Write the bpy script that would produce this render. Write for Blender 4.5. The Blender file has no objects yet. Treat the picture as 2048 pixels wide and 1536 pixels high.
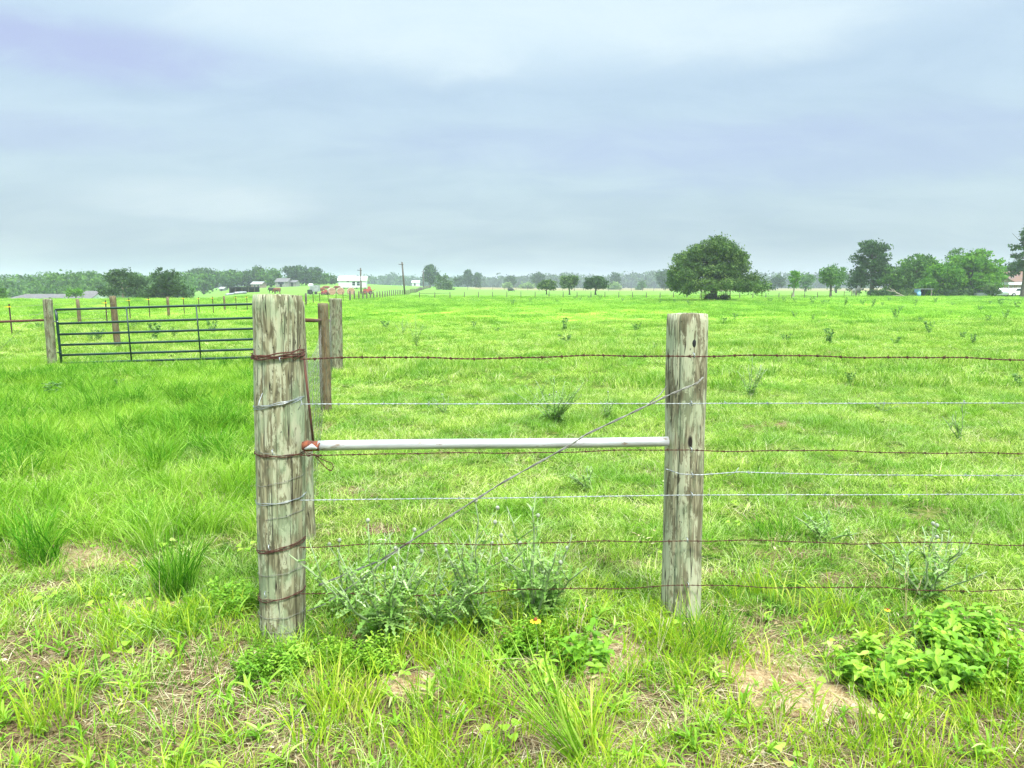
import bpy, math, random
import numpy as np
from mathutils import Vector, Matrix

R = math.radians
rng = np.random.default_rng(7)
random.seed(11)
scene = bpy.context.scene
COL = scene.collection

# ------------------------------------------------------------------ camera
CAMZ, PITCH, FPX, HORY = 1.65, math.atan((768 - 573) / 1500.0), 1500.0, 573.0
cam_d = bpy.data.cameras.new("camera")
cam = bpy.data.objects.new("camera", cam_d)
COL.objects.link(cam)
cam_d.sensor_width = 36.0
cam_d.lens = FPX / 2048.0 * 36.0
cam_d.clip_start, cam_d.clip_end = 0.05, 9000.0
cam.location = (0, 0, CAMZ)
cam.rotation_euler = (math.pi / 2 - PITCH, 0, 0)
scene.camera = cam

# ------------------------------------------------------------------ exposure
scene.view_settings.view_transform = 'Standard'
scene.view_settings.look = 'None'
scene.view_settings.exposure = 1.90
scene.view_settings.gamma = 1.0
scene.cycles.use_denoising = True
scene.cycles.denoising_prefilter = 'NONE'
scene.cycles.max_bounces = 8
scene.cycles.volume_bounces = 1
scene.cycles.transparent_max_bounces = 8

# ------------------------------------------------------------------ sun + world
SUN_EL, SUN_AZ = R(58), R(150)          # azimuth clockwise from +Y
sd = bpy.data.lights.new("sun", 'SUN')
sd.energy = 1.5
sd.angle = R(11)
sd.color = (1.0, 0.965, 0.90)
sun = bpy.data.objects.new("sun", sd)
COL.objects.link(sun)
sv = Vector((math.sin(SUN_AZ) * math.cos(SUN_EL), math.cos(SUN_AZ) * math.cos(SUN_EL), math.sin(SUN_EL)))
sun.rotation_euler = sv.to_track_quat('Z', 'Y').to_euler()

world = bpy.data.worlds.new("World")
scene.world = world
world.use_nodes = True


class NT:
    """tiny node-tree writer"""
    def __init__(self, tree):
        self.t = tree
        for n in list(tree.nodes):
            tree.nodes.remove(n)

    def n(self, typ, inputs=None, **props):
        nd = self.t.nodes.new(typ)
        for k, v in props.items():
            setattr(nd, k, v)
        for k, v in (inputs or {}).items():
            if isinstance(v, bpy.types.NodeSocket):
                self.t.links.new(v, nd.inputs[k])
            else:
                nd.inputs[k].default_value = v
        return nd

    def math(self, op, a, b=0.0, c=0.0, clamp=False):
        return self.n('ShaderNodeMath', {0: a, 1: b, 2: c}, operation=op, use_clamp=clamp).outputs[0]

    def mix(self, f, a, b, mode='MIX'):
        nd = self.n('ShaderNodeMix', None, data_type='RGBA', blend_type=mode)
        for k, v in ((0, f), (6, a), (7, b)):
            if isinstance(v, bpy.types.NodeSocket):
                self.t.links.new(v, nd.inputs[k])
            else:
                nd.inputs[k].default_value = (*v, 1.0) if (k > 0 and len(v) == 3) else v
        return nd.outputs[2]

    def noise(self, vec, scale, detail=4.0, rough=0.55, dist=0.0):
        return self.n('ShaderNodeTexNoise', {'Vector': vec, 'Scale': scale, 'Detail': detail,
                                             'Roughness': rough, 'Distortion': dist}).outputs[0]

    def ramp(self, f, stops, interp='LINEAR'):
        nd = self.n('ShaderNodeValToRGB', {0: f})
        cr = nd.color_ramp
        cr.interpolation = interp
        while len(cr.elements) < len(stops):
            cr.elements.new(0.5)
        for e, (p, c) in zip(cr.elements, stops):
            e.position = p
            e.color = (*c, 1.0) if not isinstance(c, (int, float)) else (c, c, c, 1.0)
        return nd.outputs[0]

    def smooth(self, v, a, b):
        return self.n('ShaderNodeMapRange', {0: v, 1: a, 2: b, 3: 0.0, 4: 1.0}, interpolation_type='SMOOTHSTEP').outputs[0]

    def scalevec(self, v, s):
        return self.n('ShaderNodeMapping', {'Vector': v, 'Scale': s}).outputs[0]


w = NT(world.node_tree)
dirv = w.n('ShaderNodeTexCoord').outputs['Generated']
sep = w.n('ShaderNodeSeparateXYZ', {0: dirv})
dx, dy, dz = sep.outputs
sky = w.n('ShaderNodeTexSky', None, sky_type='NISHITA', sun_disc=False, sun_elevation=SUN_EL, sun_rotation=SUN_AZ,
          air_density=1.0, dust_density=3.0, ozone_density=1.5).outputs[0]
zz = w.math('ADD', w.math('MAXIMUM', dz, 0.0), 0.22)
plane = w.n('ShaderNodeCombineXYZ', {0: w.math('DIVIDE', dx, zz), 1: w.math('DIVIDE', dy, zz), 2: 0.0}).outputs[0]
c1 = w.noise(w.scalevec(plane, (0.75, 1.15, 1.0)), 1.0, 3.0, 0.45, 0.35)
c2 = w.noise(w.scalevec(plane, (1.9, 3.2, 1.0)), 1.3, 6.0, 0.58, 0.5)
cl = w.math('ADD', w.math('MULTIPLY', c1, 0.6), w.math('MULTIPLY', c2, 0.4))
cl = w.smooth(cl, 0.33, 0.68)
grad = w.ramp(w.math('MULTIPLY', dz, 2.4, clamp=True),
              [(0.0, (5.6, 6.9, 7.4)), (0.12, (5.0, 6.2, 7.0)), (0.30, (5.5, 7.0, 8.0)), (0.55, (5.5, 7.1, 8.6)), (0.80, (6.2, 7.9, 9.4)), (1.0, (7.6, 9.2, 10.2))])
dark = w.mix(1.0, grad, (0.90, 0.92, 0.95), 'MULTIPLY')
lite = w.mix(1.0, grad, (1.10, 1.09, 1.06), 'MULTIPLY')
cloud = w.mix(cl, dark, lite)


def sky_dir(px, py):
    a, b = (px - 1024) / FPX, (768 - py) / FPX
    return (a, math.cos(PITCH) + b * math.sin(PITCH), -math.sin(PITCH) + b * math.cos(PITCH))


def blob(direction, sx, sz, strength):
    """soft cloud mass round one sky direction"""
    d = Vector(direction).normalized()
    a = w.math('DIVIDE', w.math('SUBTRACT', dx, d.x), sx)
    b = w.math('DIVIDE', w.math('SUBTRACT', dz, d.z), sz)
    q = w.math('ADD', w.math('MULTIPLY', a, a), w.math('MULTIPLY', b, b))
    q = w.math('ADD', q, w.math('MULTIPLY', w.math('SUBTRACT', c2, 0.5), 2.8))
    q = w.math('ADD', q, w.math('MULTIPLY', w.math('SUBTRACT', c1, 0.5), 1.6))
    g = w.math('MULTIPLY', w.smooth(q, 1.6, -0.3), w.smooth(dy, 0.0, 0.3))
    return w.math('MULTIPLY', g, strength)


cloud = w.mix(blob(sky_dir(130, 90), 0.20, 0.030, 0.85), cloud, (4.9, 5.7, 8.6))
cloud = w.mix(blob(sky_dir(60, 260), 0.14, 0.022, 0.5), cloud, (5.0, 6.1, 8.4))
cloud = w.mix(blob(sky_dir(420, 400), 0.13, 0.026, 0.85), cloud, (7.0, 8.3, 8.9))
cloud = w.mix(blob(sky_dir(1050, 40), 0.45, 0.060, 0.75), cloud, (8.4, 9.9, 10.4))
cloud = w.mix(blob(sky_dir(1650, 300), 0.35, 0.045, 0.45), cloud, (4.9, 6.0, 8.6))
cloud = w.mix(blob(sky_dir(1150, 290), 0.30, 0.030, 0.35), cloud, (4.8, 5.9, 8.6))
mixed = w.mix(0.10, cloud, sky)
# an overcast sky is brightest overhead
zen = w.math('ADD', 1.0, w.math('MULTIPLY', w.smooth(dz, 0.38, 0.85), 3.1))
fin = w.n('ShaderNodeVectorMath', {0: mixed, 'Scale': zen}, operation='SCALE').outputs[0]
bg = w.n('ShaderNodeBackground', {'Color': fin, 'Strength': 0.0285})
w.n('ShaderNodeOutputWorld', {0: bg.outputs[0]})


# ------------------------------------------------------------------ terrain
def S(t):
    t = np.clip(t, 0, 1)
    return t * t * (3 - 2 * t)


def H(x, y):
    x = np.asarray(x, float)
    y = np.asarray(y, float)
    yy = np.maximum(y, 1.0)
    u = x / yy * 250.0
    far = S((y - 150) / 270.0)
    hill = 3.3 * np.exp(-((u + 64) / 30.0) ** 2) * far * S((1500 - y) / 800)
    low = 0.9 * np.exp(-((u + 20) / 30.0) ** 2) * far * S((1500 - y) / 800)
    dip = -3.0 * S((y - 92) / 60.0) * S((-88 - u) / 30.0)
    bump = 0.02 * np.sin(x * 1.7 + 0.6 * y) * np.sin(y * 1.3 - 0.4 * x) + 0.012 * np.sin(4.1 * x + 1) * np.sin(3.7 * y)
    roll = 0.10 * np.sin(x * 0.11 + 1.3) * np.sin(y * 0.13 + 0.4) * S((y - 12) / 20.0)
    verge = 0.05 * S((-1.6 - x) / 1.6) * S((y - 3.8) / 1.5) * (1 - S((y - 9) / 5))
    return hill + low + dip + bump + roll + verge


CP, SP = math.cos(PITCH), math.sin(PITCH)


def ray(px, py):
    cx, cy = (px - 1024) / FPX, (768 - py) / FPX
    return Vector((cx, CP + cy * SP, -SP + cy * CP))


def P(px, py, Y):
    """point of the ray through a pixel at depth Y"""
    d = ray(px, py)
    return Vector((d.x * Y / d.y, Y, CAMZ + d.z * Y / d.y))


def at(px, Y):
    """ground point seen in column px at depth Y"""
    x, z = 0.0, 0.0
    for _ in range(6):
        dep = Y * CP + (CAMZ - z) * SP
        x = (px - 1024) / FPX * dep
        z = float(H(x, Y))
    return Vector((x, Y, z))


def gp(px, py):
    """ground point seen at a pixel"""
    d = ray(px, py)
    y = 1.0
    prev = y
    while y < 2500:
        t = y / d.y
        if CAMZ + d.z * t <= float(H(d.x * t, y)):
            a, b = prev, y
            for _ in range(24):
                m = (a + b) / 2
                t = m / d.y
                if CAMZ + d.z * t <= float(H(d.x * t, m)):
                    b = m
                else:
                    a = m
            t = b / d.y
            return Vector((d.x * t, b, CAMZ + d.z * t))
        prev = y
        y = y * 1.01 + 0.02
    return at(px, 900)


def px_of(p):
    dep = p[1] * CP + (CAMZ - p[2]) * SP
    return 1024 + FPX * p[0] / dep


# ------------------------------------------------------------------ mesh helpers
class MB:
    def __init__(self):
        self.v, self.f, self.s = [], [], []

    def add(self, vs, fs, smooth=False):
        o = len(self.v)
        self.v += [tuple(p) for p in vs]
        self.f += [tuple(i + o for i in f) for f in fs]
        self.s += [smooth] * len(fs)

    def box(self, c, s, rz=0.0, top=1.0):
        hx, hy, hz = s[0] / 2, s[1] / 2, s[2] / 2
        ca, sa = math.cos(rz), math.sin(rz)
        vs = []
        for z, k in ((-hz, 1.0), (hz, top)):
            for x, y in ((-hx, -hy), (hx, -hy), (hx, hy), (-hx, hy)):
                x, y = x * k, y * k
                vs.append((c[0] + x * ca - y * sa, c[1] + x * sa + y * ca, c[2] + z))
        self.add(vs, [(0, 3, 2, 1), (4, 5, 6, 7), (0, 1, 5, 4), (1, 2, 6, 5), (2, 3, 7, 6), (3, 0, 4, 7)])

    def tube(self, pts, rad, seg=6, cap=True, smooth=True):
        pts = [Vector(p) for p in pts]
        n = len(pts)
        if not hasattr(rad, '__len__'):
            rad = [rad] * n
        vs, fs = [], []
        up = None
        for i, p in enumerate(pts):
            t = (pts[min(i + 1, n - 1)] - pts[max(i - 1, 0)])
            if t.length < 1e-9:
                t = Vector((0, 0, 1))
            t.normalize()
            if up is None:
                up = t.orthogonal().normalized()
            up = (up - t * up.dot(t))
            if up.length < 1e-6:
                up = t.orthogonal()
            up.normalize()
            b = t.cross(up)
            for k in range(seg):
                a = 2 * math.pi * k / seg
                vs.append(p + (up * math.cos(a) + b * math.sin(a)) * rad[i])
        for i in range(n - 1):
            for k in range(seg):
                k2 = (k + 1) % seg
                fs.append((i * seg + k, i * seg + k2, (i + 1) * seg + k2, (i + 1) * seg + k))
        if cap:
            fs.append(tuple(range(seg - 1, -1, -1)))
            fs.append(tuple((n - 1) * seg + k for k in range(seg)))
        self.add(vs, fs, smooth)

    def build(self, name, mat, parent=None, loc=None):
        me = bpy.data.meshes.new(name)
        me.from_pydata(self.v, [], self.f)
        me.polygons.foreach_set('use_smooth', self.s)
        me.materials.append(mat)
        me.update()
        return link(name, me, parent, loc)


def link(name, me, parent=None, loc=None):
    o = bpy.data.objects.new(name, me)
    COL.objects.link(o)
    if parent is not None:
        o.parent = parent
    if loc is not None:
        o.location = loc
    return o


def np_mesh(name, V, F, mat, attrs=None, smooth=False):
    """V (n,3); F (m,k) all the same size; attrs: name -> per-vertex float"""
    V = np.asarray(V, np.float32)
    F = np.asarray(F, np.int32)
    me = bpy.data.meshes.new(name)
    me.vertices.add(len(V))
    me.vertices.foreach_set('co', V.ravel())
    m, k = F.shape
    me.loops.add(m * k)
    me.loops.foreach_set('vertex_index', F.ravel())
    me.polygons.add(m)
    me.polygons.foreach_set('loop_start', np.arange(0, m * k, k, dtype=np.int32))
    me.polygons.foreach_set('loop_total', np.full(m, k, np.int32))
    me.polygons.foreach_set('use_smooth', np.full(m, smooth))
    for an, av in (attrs or {}).items():
        a = me.attributes.new(an, 'FLOAT', 'POINT')
        a.data.foreach_set('value', np.asarray(av, np.float32))
    if mat is not None:
        me.materials.append(mat)
    me.update(calc_edges=True)
    return me


def tag(o, label=None, cat=None, group=None, kind=None):
    if label: o['label'] = label
    if cat: o['category'] = cat
    if group: o['group'] = group
    if kind: o['kind'] = kind
    return o


def empty(name, loc=(0, 0, 0), rz=0.0, label=None, cat=None, group=None):
    o = bpy.data.objects.new(name, None)
    o.empty_display_size = 0.2
    COL.objects.link(o)
    o.location = loc
    o.rotation_euler = (0, 0, rz)
    return tag(o, label, cat, group)


def copy_tree(o, parent=None):
    c = o.copy()
    COL.objects.link(c)
    c.parent = parent
    for ch in [q for q in o.children]:
        copy_tree(ch, c)
    return c


# ------------------------------------------------------------------ materials
def material(name):
    m = bpy.data.materials.new(name)
    m.use_nodes = True
    return m, NT(m.node_tree)


def out(t, shader, disp=None):
    t.n('ShaderNodeOutputMaterial', {0: shader})


def simple(name, col, rough=0.6, metal=0.0, var=0.12, scale=8.0, col2=None, bump=0.0, spec=0.5):
    m, t = material(name)
    co = t.n('ShaderNodeTexCoord').outputs['Object']
    nz = t.noise(co, scale, 5.0, 0.6)
    c2 = col2 or tuple(c * (1 - 2 * var) for c in col)
    c1_ = col if col2 else tuple(min(1, c * (1 + var)) for c in col)
    base = t.mix(t.smooth(nz, 0.35, 0.65), c1_, c2)
    p = {'Base Color': base, 'Roughness': rough, 'Metallic': metal, 'Specular IOR Level': spec}
    if bump:
        p['Normal'] = t.n('ShaderNodeBump', {'Height': nz, 'Strength': bump, 'Distance': 0.02}).outputs[0]
    out(t, t.n('ShaderNodeBsdfPrincipled', p).outputs[0])
    return m


def foliage(name, stops, trans=0.35, patch=None, instanced=False, patch_scale=0.5, gloss=0.0):
    """leaf colours from the 'tone' of each leaf; 'patch' is a second tint in large areas"""
    m, t = material(name)
    tone = t.n('ShaderNodeAttribute', None, attribute_name='tone').outputs['Fac']
    if instanced:
        rnd = t.n('ShaderNodeObjectInfo').outputs['Random']
        tone = t.math('ADD', t.math('MULTIPLY', tone, 0.66), t.math('MULTIPLY', rnd, 0.34))
    col = t.ramp(tone, stops)
    if patch:
        pos = t.n('ShaderNodeNewGeometry').outputs['Position']
        n1 = t.noise(pos, patch_scale, 3.0, 0.6, 0.3)
        n2 = t.noise(pos, patch_scale * 4.3, 2.0, 0.5)
        f = t.smooth(t.math('ADD', t.math('MULTIPLY', n1, 0.65), t.math('MULTIPLY', n2, 0.35)), 0.38, 0.62)
        col = t.mix(f, col, t.mix(1.0, col, patch, 'MULTIPLY'))
    d = t.n('ShaderNodeBsdfDiffuse', {'Color': col})
    tr = t.n('ShaderNodeBsdfTranslucent', {'Color': t.mix(1.0, col, (1.15, 1.2, 0.7), 'MULTIPLY')})
    sh = t.n('ShaderNodeMixShader', {0: trans, 1: d.outputs[0], 2: tr.outputs[0]}).outputs[0]
    if gloss:
        gl = t.n('ShaderNodeBsdfGlossy', {'Color': (1, 1, 1, 1), 'Roughness': 0.45})
        sh = t.n('ShaderNodeMixShader', {0: gloss, 1: sh, 2: gl.outputs[0]}).outputs[0]
    out(t, sh)
    return m


def wood_post_mat(name, tint, green=0.5, seed=0.0, pale_amt=0.78):
    m, t = material(name)
    co = t.n('ShaderNodeTexCoord').outputs['Object']
    co = t.n('ShaderNodeMapping', {'Vector': co, 'Location': (seed, seed * 1.7, seed * 0.6)}).outputs[0]
    # growth-ring figure: contours of a stretched noise field
    f1 = t.noise(t.scalevec(co, (7, 7, 1.5)), 1.0, 2.0, 0.4, 0.25)
    rings = t.math('SINE', t.math('MULTIPLY', f1, 85.0))
    rings = t.math('ADD', t.math('MULTIPLY', rings, 0.5), 0.5)
    streak = t.noise(t.scalevec(co, (60, 60, 2.2)), 1.0, 5.0, 0.65)
    fine = t.noise(t.scalevec(co, (150, 150, 9)), 1.0, 3.0, 0.6)
    blotch = t.noise(t.scalevec(co, (28, 28, 6.5)), 1.0, 7.0, 0.66, 0.4)
    lich = t.noise(t.scalevec(co, (15, 15, 5.0)), 1.0, 8.0, 0.70, 0.6)
    base = t.mix(t.smooth(streak, 0.34, 0.66), (0.115 * tint[0], 0.108 * tint[1], 0.064 * tint[2]), (0.31 * tint[0], 0.295 * tint[1], 0.185 * tint[2]))
    base = t.mix(t.math('MULTIPLY', t.smooth(rings, 0.45, 0.95), 0.6), base, (0.10, 0.085, 0.045))
    base = t.mix(t.math('MULTIPLY', t.smooth(blotch, 0.52, 0.60), 0.7), base, (0.078, 0.07, 0.04))
    pale = t.math('MULTIPLY', t.smooth(t.math('SUBTRACT', lich, t.math('MULTIPLY', t.math('SUBTRACT', streak, 0.5), 0.55)), 0.49, 0.55), pale_amt)
    base = t.mix(pale, base, (0.44, 0.45, 0.30))
    gr = t.math('MULTIPLY', t.smooth(t.noise(t.scalevec(co, (9, 9, 3.5)), 1.3, 5.0), 0.48, 0.62), green)
    base = t.mix(gr, base, (0.24, 0.33, 0.19))
    check = t.math('ABSOLUTE', t.math('SUBTRACT', t.noise(t.scalevec(co, (26, 26, 0.55)), 1.0, 2.0, 0.4), 0.5))
    base = t.mix(t.math('MULTIPLY', t.smooth(check, 0.012, 0.0), t.smooth(streak, 0.40, 0.5)), base, (0.02, 0.017, 0.012))
    speck = t.smooth(t.noise(t.scalevec(co, (70, 70, 45)), 1.0, 2.0, 0.5), 0.69, 0.74)
    base = t.mix(t.math('MULTIPLY', speck, 0.8), base, (0.03, 0.03, 0.02))
    knots = t.smooth(t.n('ShaderNodeTexVoronoi', {'Vector': t.scalevec(co, (4, 4, 1.6)), 'Scale': 1.0}).outputs['Distance'], 0.07, 0.03)
    base = t.mix(knots, base, (0.02, 0.016, 0.012))
    hgt = t.math('ADD', t.math('MULTIPLY', streak, 0.6), t.math('ADD', t.math('MULTIPLY', fine, 0.4), t.math('MULTIPLY', blotch, -0.5)))
    bump = t.n('ShaderNodeBump', {'Height': hgt, 'Strength': 0.7, 'Distance': 0.008}).outputs[0]
    out(t, t.n('ShaderNodeBsdfPrincipled', {'Base Color': base, 'Roughness': 0.9, 'Normal': bump, 'Specular IOR Level': 0.2}).outputs[0])
    return m


M = {}
M['post_left'] = wood_post_mat('weathered_pine_left', (1.0, 1.0, 0.95), 0.5, 0.0)
M['post_right'] = wood_post_mat('weathered_pine_right', (1.02, 1.0, 1.0), 0.3, 4.3)
M['post_brown'] = wood_post_mat('brown_cedar', (0.62, 0.44, 0.36), 0.05, 9.1, 0.15)
M['post_grey'] = wood_post_mat('grey_cedar', (0.72, 0.70, 0.70), 0.3, 2.2, 0.4)
M['rust'] = simple('rusty_wire', (0.11, 0.038, 0.022), 0.85, 0.2, col2=(0.07, 0.025, 0.018), scale=60, bump=0.3)
M['rust_pipe'] = simple('rusty_pipe', (0.13, 0.05, 0.03), 0.85, 0.1, col2=(0.07, 0.03, 0.02), scale=14, bump=0.2)
M['rust_orange'] = simple('fresh_rust', (0.26, 0.075, 0.03), 0.9, 0.0, col2=(0.09, 0.03, 0.02), scale=40, bump=0.3)
M['galv_wire'] = simple('galvanised_wire', (0.42, 0.45, 0.46), 0.4, 0.6, col2=(0.26, 0.28, 0.29), scale=40)
M['dull_wire'] = simple('dull_grey_wire', (0.26, 0.26, 0.22), 0.6, 0.4, col2=(0.14, 0.13, 0.11), scale=30)
M['green_paint'] = simple('dark_green_paint', (0.004, 0.030, 0.023), 0.35, 0.0, var=0.12, scale=5)
M['tpost'] = simple('rusty_steel_post', (0.07, 0.035, 0.03), 0.85, 0.1, scale=20)
M['yellow_plastic'] = simple('yellow_plastic', (0.75, 0.50, 0.02), 0.5, 0, var=0.05)
M['white_paint'] = simple('white_siding', (0.62, 0.64, 0.66), 0.6, 0, var=0.04, scale=2)
M['pale_roof'] = simple('pale_roof', (0.28, 0.28, 0.27), 0.7, 0, var=.1)
M['pale_wall'] = simple('pale_wall', (0.24, 0.23, 0.21), 0.8, 0, var=.1)
M['white_roof'] = simple('white_metal_roof', (0.80, 0.82, 0.84), 0.45, 0, var=0.04, scale=2)
M['grey_roof'] = simple('grey_shingle', (0.13, 0.12, 0.12), 0.9, 0, var=0.15, scale=3, bump=0.3)
M['brown_roof'] = simple('brown_shingle', (0.13, 0.09, 0.075), 0.9, 0, scale=1.0, col2=(0.17, 0.09, 0.055))
M['brick'] = simple('tan_brick', (0.30, 0.22, 0.17), 0.9, 0, var=0.15, scale=3)
M['dark'] = simple('dark_interior', (0.012, 0.013, 0.015), 0.6, 0)
M['glass'] = simple('window_glass', (0.02, 0.03, 0.035), 0.1, 0)
M['pole'] = simple('creosote_pole', (0.10, 0.08, 0.065), 0.9, 0, scale=6)
M['black_metal'] = simple('black_metal', (0.02, 0.022, 0.026), 0.6, 0)
M['grey_metal'] = simple('grey_corrugated_metal', (0.34, 0.35, 0.37), 0.5, 0.3, scale=1.5)
M['red_paint'] = simple('red_machine_paint', (0.30, 0.05, 0.035), 0.5, 0, var=0.15, scale=3)
M['bale_side'] = simple('net_wrapped_straw', (0.42, 0.33, 0.24), 0.95, 0, var=0.15, scale=6, bump=0.4)
M['bale_end'] = simple('cut_hay', (0.40, 0.24, 0.16), 0.95, 0, var=0.2, scale=6, bump=0.4)
M['car_paint'] = simple('white_car_paint', (0.78, 0.78, 0.78), 0.25, 0, var=0.02)
M['car_grey'] = simple('dark_blue_car_paint', (0.05, 0.06, 0.08), 0.25, 0, var=0.05)
M['tyre'] = simple('tyre_rubber', (0.02, 0.02, 0.02), 0.9, 0)
M['cow_brown'] = simple('brown_hide', (0.17, 0.06, 0.03), 0.85, 0, scale=1.5)
M['cow_black'] = simple('black_hide', (0.015, 0.014, 0.014), 0.8, 0)
M['cow_white'] = simple('white_hide', (0.55, 0.50, 0.44), 0.85, 0)
M['bark'] = simple('grey_bark', (0.085, 0.075, 0.06), 0.95, 0, scale=5, bump=0.6)
M['bark_pale'] = simple('pale_bark', (0.30, 0.26, 0.21), 0.95, 0, scale=4, bump=0.5)
M['blue_plastic'] = simple('pale_blue_plastic', (0.20, 0.40, 0.55), 0.5, 0)
M['petal'] = simple('yellow_petal', (0.85, 0.50, 0.01), 0.6, 0, var=0.06)
M['flower_eye'] = simple('brown_flower_centre', (0.22, 0.05, 0.015), 0.8, 0)

# galvanised brace pipe: zinc with a rust scar
m, t = material('galvanised_pipe')
co = t.n('ShaderNodeTexCoord').outputs['Object']
nz = t.noise(t.scalevec(co, (3, 30, 30)), 1.0, 5.0, 0.6)
sp = t.noise(t.scalevec(co, (9, 34, 34)), 1.0, 6.0, 0.7)
base = t.mix(t.smooth(nz, 0.35, 0.7), (0.54, 0.55, 0.55), (0.36, 0.37, 0.36))
base = t.mix(t.smooth(sp, 0.57, 0.66), base, (0.25, 0.19, 0.14))
out(t, t.n('ShaderNodeBsdfPrincipled', {'Base Color': base, 'Roughness': 0.42, 'Metallic': 0.25}).outputs[0])
M['galv_pipe'] = m

# foliage
M['grass_short'] = foliage('pasture_blade', [(0.05, (0.035, 0.12, 0.010)), (0.3, (0.19, 0.36, 0.032)), (0.6, (0.41, 0.56, 0.09)), (0.82, (0.62, 0.67, 0.24)), (0.95, (0.78, 0.70, 0.46))],
                           0.26, patch=(0.50, 0.72, 0.50), instanced=True, patch_scale=0.9)
M['grass_far'] = foliage('far_pasture_blade', [(0.0, (0.12, 0.27, 0.02)), (0.4, (0.26, 0.44, 0.06)), (0.8, (0.40, 0.55, 0.12)), (0.97, (0.54, 0.60, 0.26))],
                         0.32, patch=(0.48, 0.68, 0.55), instanced=True, patch_scale=0.22)
M['grass_lush'] = foliage('lush_blade', [(0.0, (0.08, 0.20, 0.012)), (0.45, (0.26, 0.46, 0.035)), (0.8, (0.47, 0.62, 0.13)), (1.0, (0.76, 0.74, 0.42))],
                          0.35, patch=(0.62, 0.80, 0.6), instanced=True, patch_scale=0.9)
M['clump_inst'] = foliage('dark_lush_blade', [(0.1, (0.03, 0.13, 0.008)), (0.5, (0.10, 0.29, 0.018)), (0.9, (0.32, 0.52, 0.08))], 0.28, instanced=True)
M['clump_green'] = foliage('clump_blade', [(0.0, (0.03, 0.13, 0.008)), (0.5, (0.09, 0.27, 0.015)), (1.0, (0.28, 0.48, 0.06))], 0.3)
M['grass_verge'] = foliage('verge_blade', [(0.0, (0.08, 0.20, 0.012)), (0.4, (0.24, 0.42, 0.025)), (0.75, (0.46, 0.58, 0.05)), (1.0, (0.68, 0.60, 0.24))],
                           0.34, instanced=True)
M['straw'] = foliage('dry_straw', [(0.0, (0.14, 0.09, 0.045)), (0.4, (0.40, 0.30, 0.16)), (1.0, (0.78, 0.70, 0.48))], 0.15, instanced=True)
M['broadleaf'] = foliage('broad_leaf', [(0.0, (0.06, 0.18, 0.012)), (0.5, (0.18, 0.38, 0.025)), (0.85, (0.36, 0.54, 0.06)), (1.0, (0.58, 0.66, 0.26))], 0.30, instanced=True, gloss=0.015)
M['thistle'] = foliage('thistle_leaf', [(0.0, (0.09, 0.21, 0.035)), (0.5, (0.21, 0.37, 0.08)), (0.88, (0.32, 0.47, 0.16)), (1.0, (0.52, 0.60, 0.36))], 0.25, gloss=0.0)
M['thistle_far'] = foliage('far_thistle_leaf', [(0.0, (0.06, 0.15, 0.035)), (0.5, (0.13, 0.26, 0.07)), (1.0, (0.30, 0.44, 0.18))], 0.2)
M['thistle_stem'] = simple('thistle_stem', (0.26, 0.34, 0.16), 0.7, 0, scale=20)
M['bud'] = simple('thistle_bud', (0.20, 0.24, 0.13), 0.8, 0, col2=(0.42, 0.42, 0.36), scale=60)
M['oak'] = foliage('oak_leaf', [(0.0, (0.028, 0.065, 0.02)), (0.5, (0.080, 0.150, 0.045)), (1.0, (0.20, 0.29, 0.09))], 0.28)
M['dark_tree'] = foliage('dark_tree_leaf', [(0.0, (0.018, 0.045, 0.018)), (0.5, (0.045, 0.095, 0.035)), (1.0, (0.10, 0.18, 0.06))], 0.2)
M['mid_tree'] = foliage('mid_tree_leaf', [(0.0, (0.03, 0.085, 0.02)), (0.5, (0.08, 0.18, 0.04)), (1.0, (0.17, 0.31, 0.07))], 0.3)
M['bright_tree'] = foliage('bright_tree_leaf', [(0.0, (0.045, 0.13, 0.015)), (0.5, (0.10, 0.25, 0.03)), (1.0, (0.20, 0.38, 0.05))], 0.35)
M['pale_bush'] = foliage('pale_bush_leaf', [(0.0, (0.12, 0.22, 0.07)), (1.0, (0.30, 0.42, 0.16))], 0.3)

# ------------------------------------------------------------------ ground
# bare or strawy patches: (pixel x, pixel y, half width m, half depth m, sandiness)
BARE = []
for px, py, a, b, s in [(150, 1110, .42, .26, 1), (60, 1150, .4, .3, .6), (270, 1215, .22, .12, 1.2), (830, 1375, .16, .13, 1.1), (1205, 1310, .17, .30, 1.3),
                        (1590, 1365, .30, .22, 1.4), (1540, 1300, .2, .1, .8), (370, 1400, .30, .16, .4), (330, 1330, .5, .10, .3), (1000, 1470, .3, .14, .6),
                        (1470, 1150, .35, .12, .5), (1580, 1110, .3, .1, .5), (730, 1060, .25, .1, .6), (660, 1120, .15, .12, .7), (120, 1290, .4, .12, .4), (1280, 1440, .25, .12, .7),
                        (560, 1420, .22, .10, .3), (1720, 1160, .3, .08, .5), (1900, 1050, .35, .1, .4), (1560, 850, .4, .2, .5), (860, 950, .3, .1, .3), (720, 985, .3, .15, .5),
                        (1150, 1120, .3, .1, .3), (1480, 905, .4, .2, .3), (360, 990, .35, .2, .4), (1710, 705, .6, .7, .5), (1000, 1330, .1, .1, .3), (1700, 1010, .3, .1, .4),
                        (1900, 1480, .25, .08, .5), (700, 1490, .3, .1, .4), (190, 740, .5, .4, .3), (640, 860, .12, .3, .8), (130, 1480, .2, .08, .3), (90, 1240, .45, .12, .55), (230, 1300, .3, .08, .55), (60, 1340, .3, .1, .5), (420, 1440, .3, .1, .5), (200, 1120, .3, .14, .9)]:
    g = gp(px, py)
    BARE.append((g.x, g.y, a, b, s))


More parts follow.
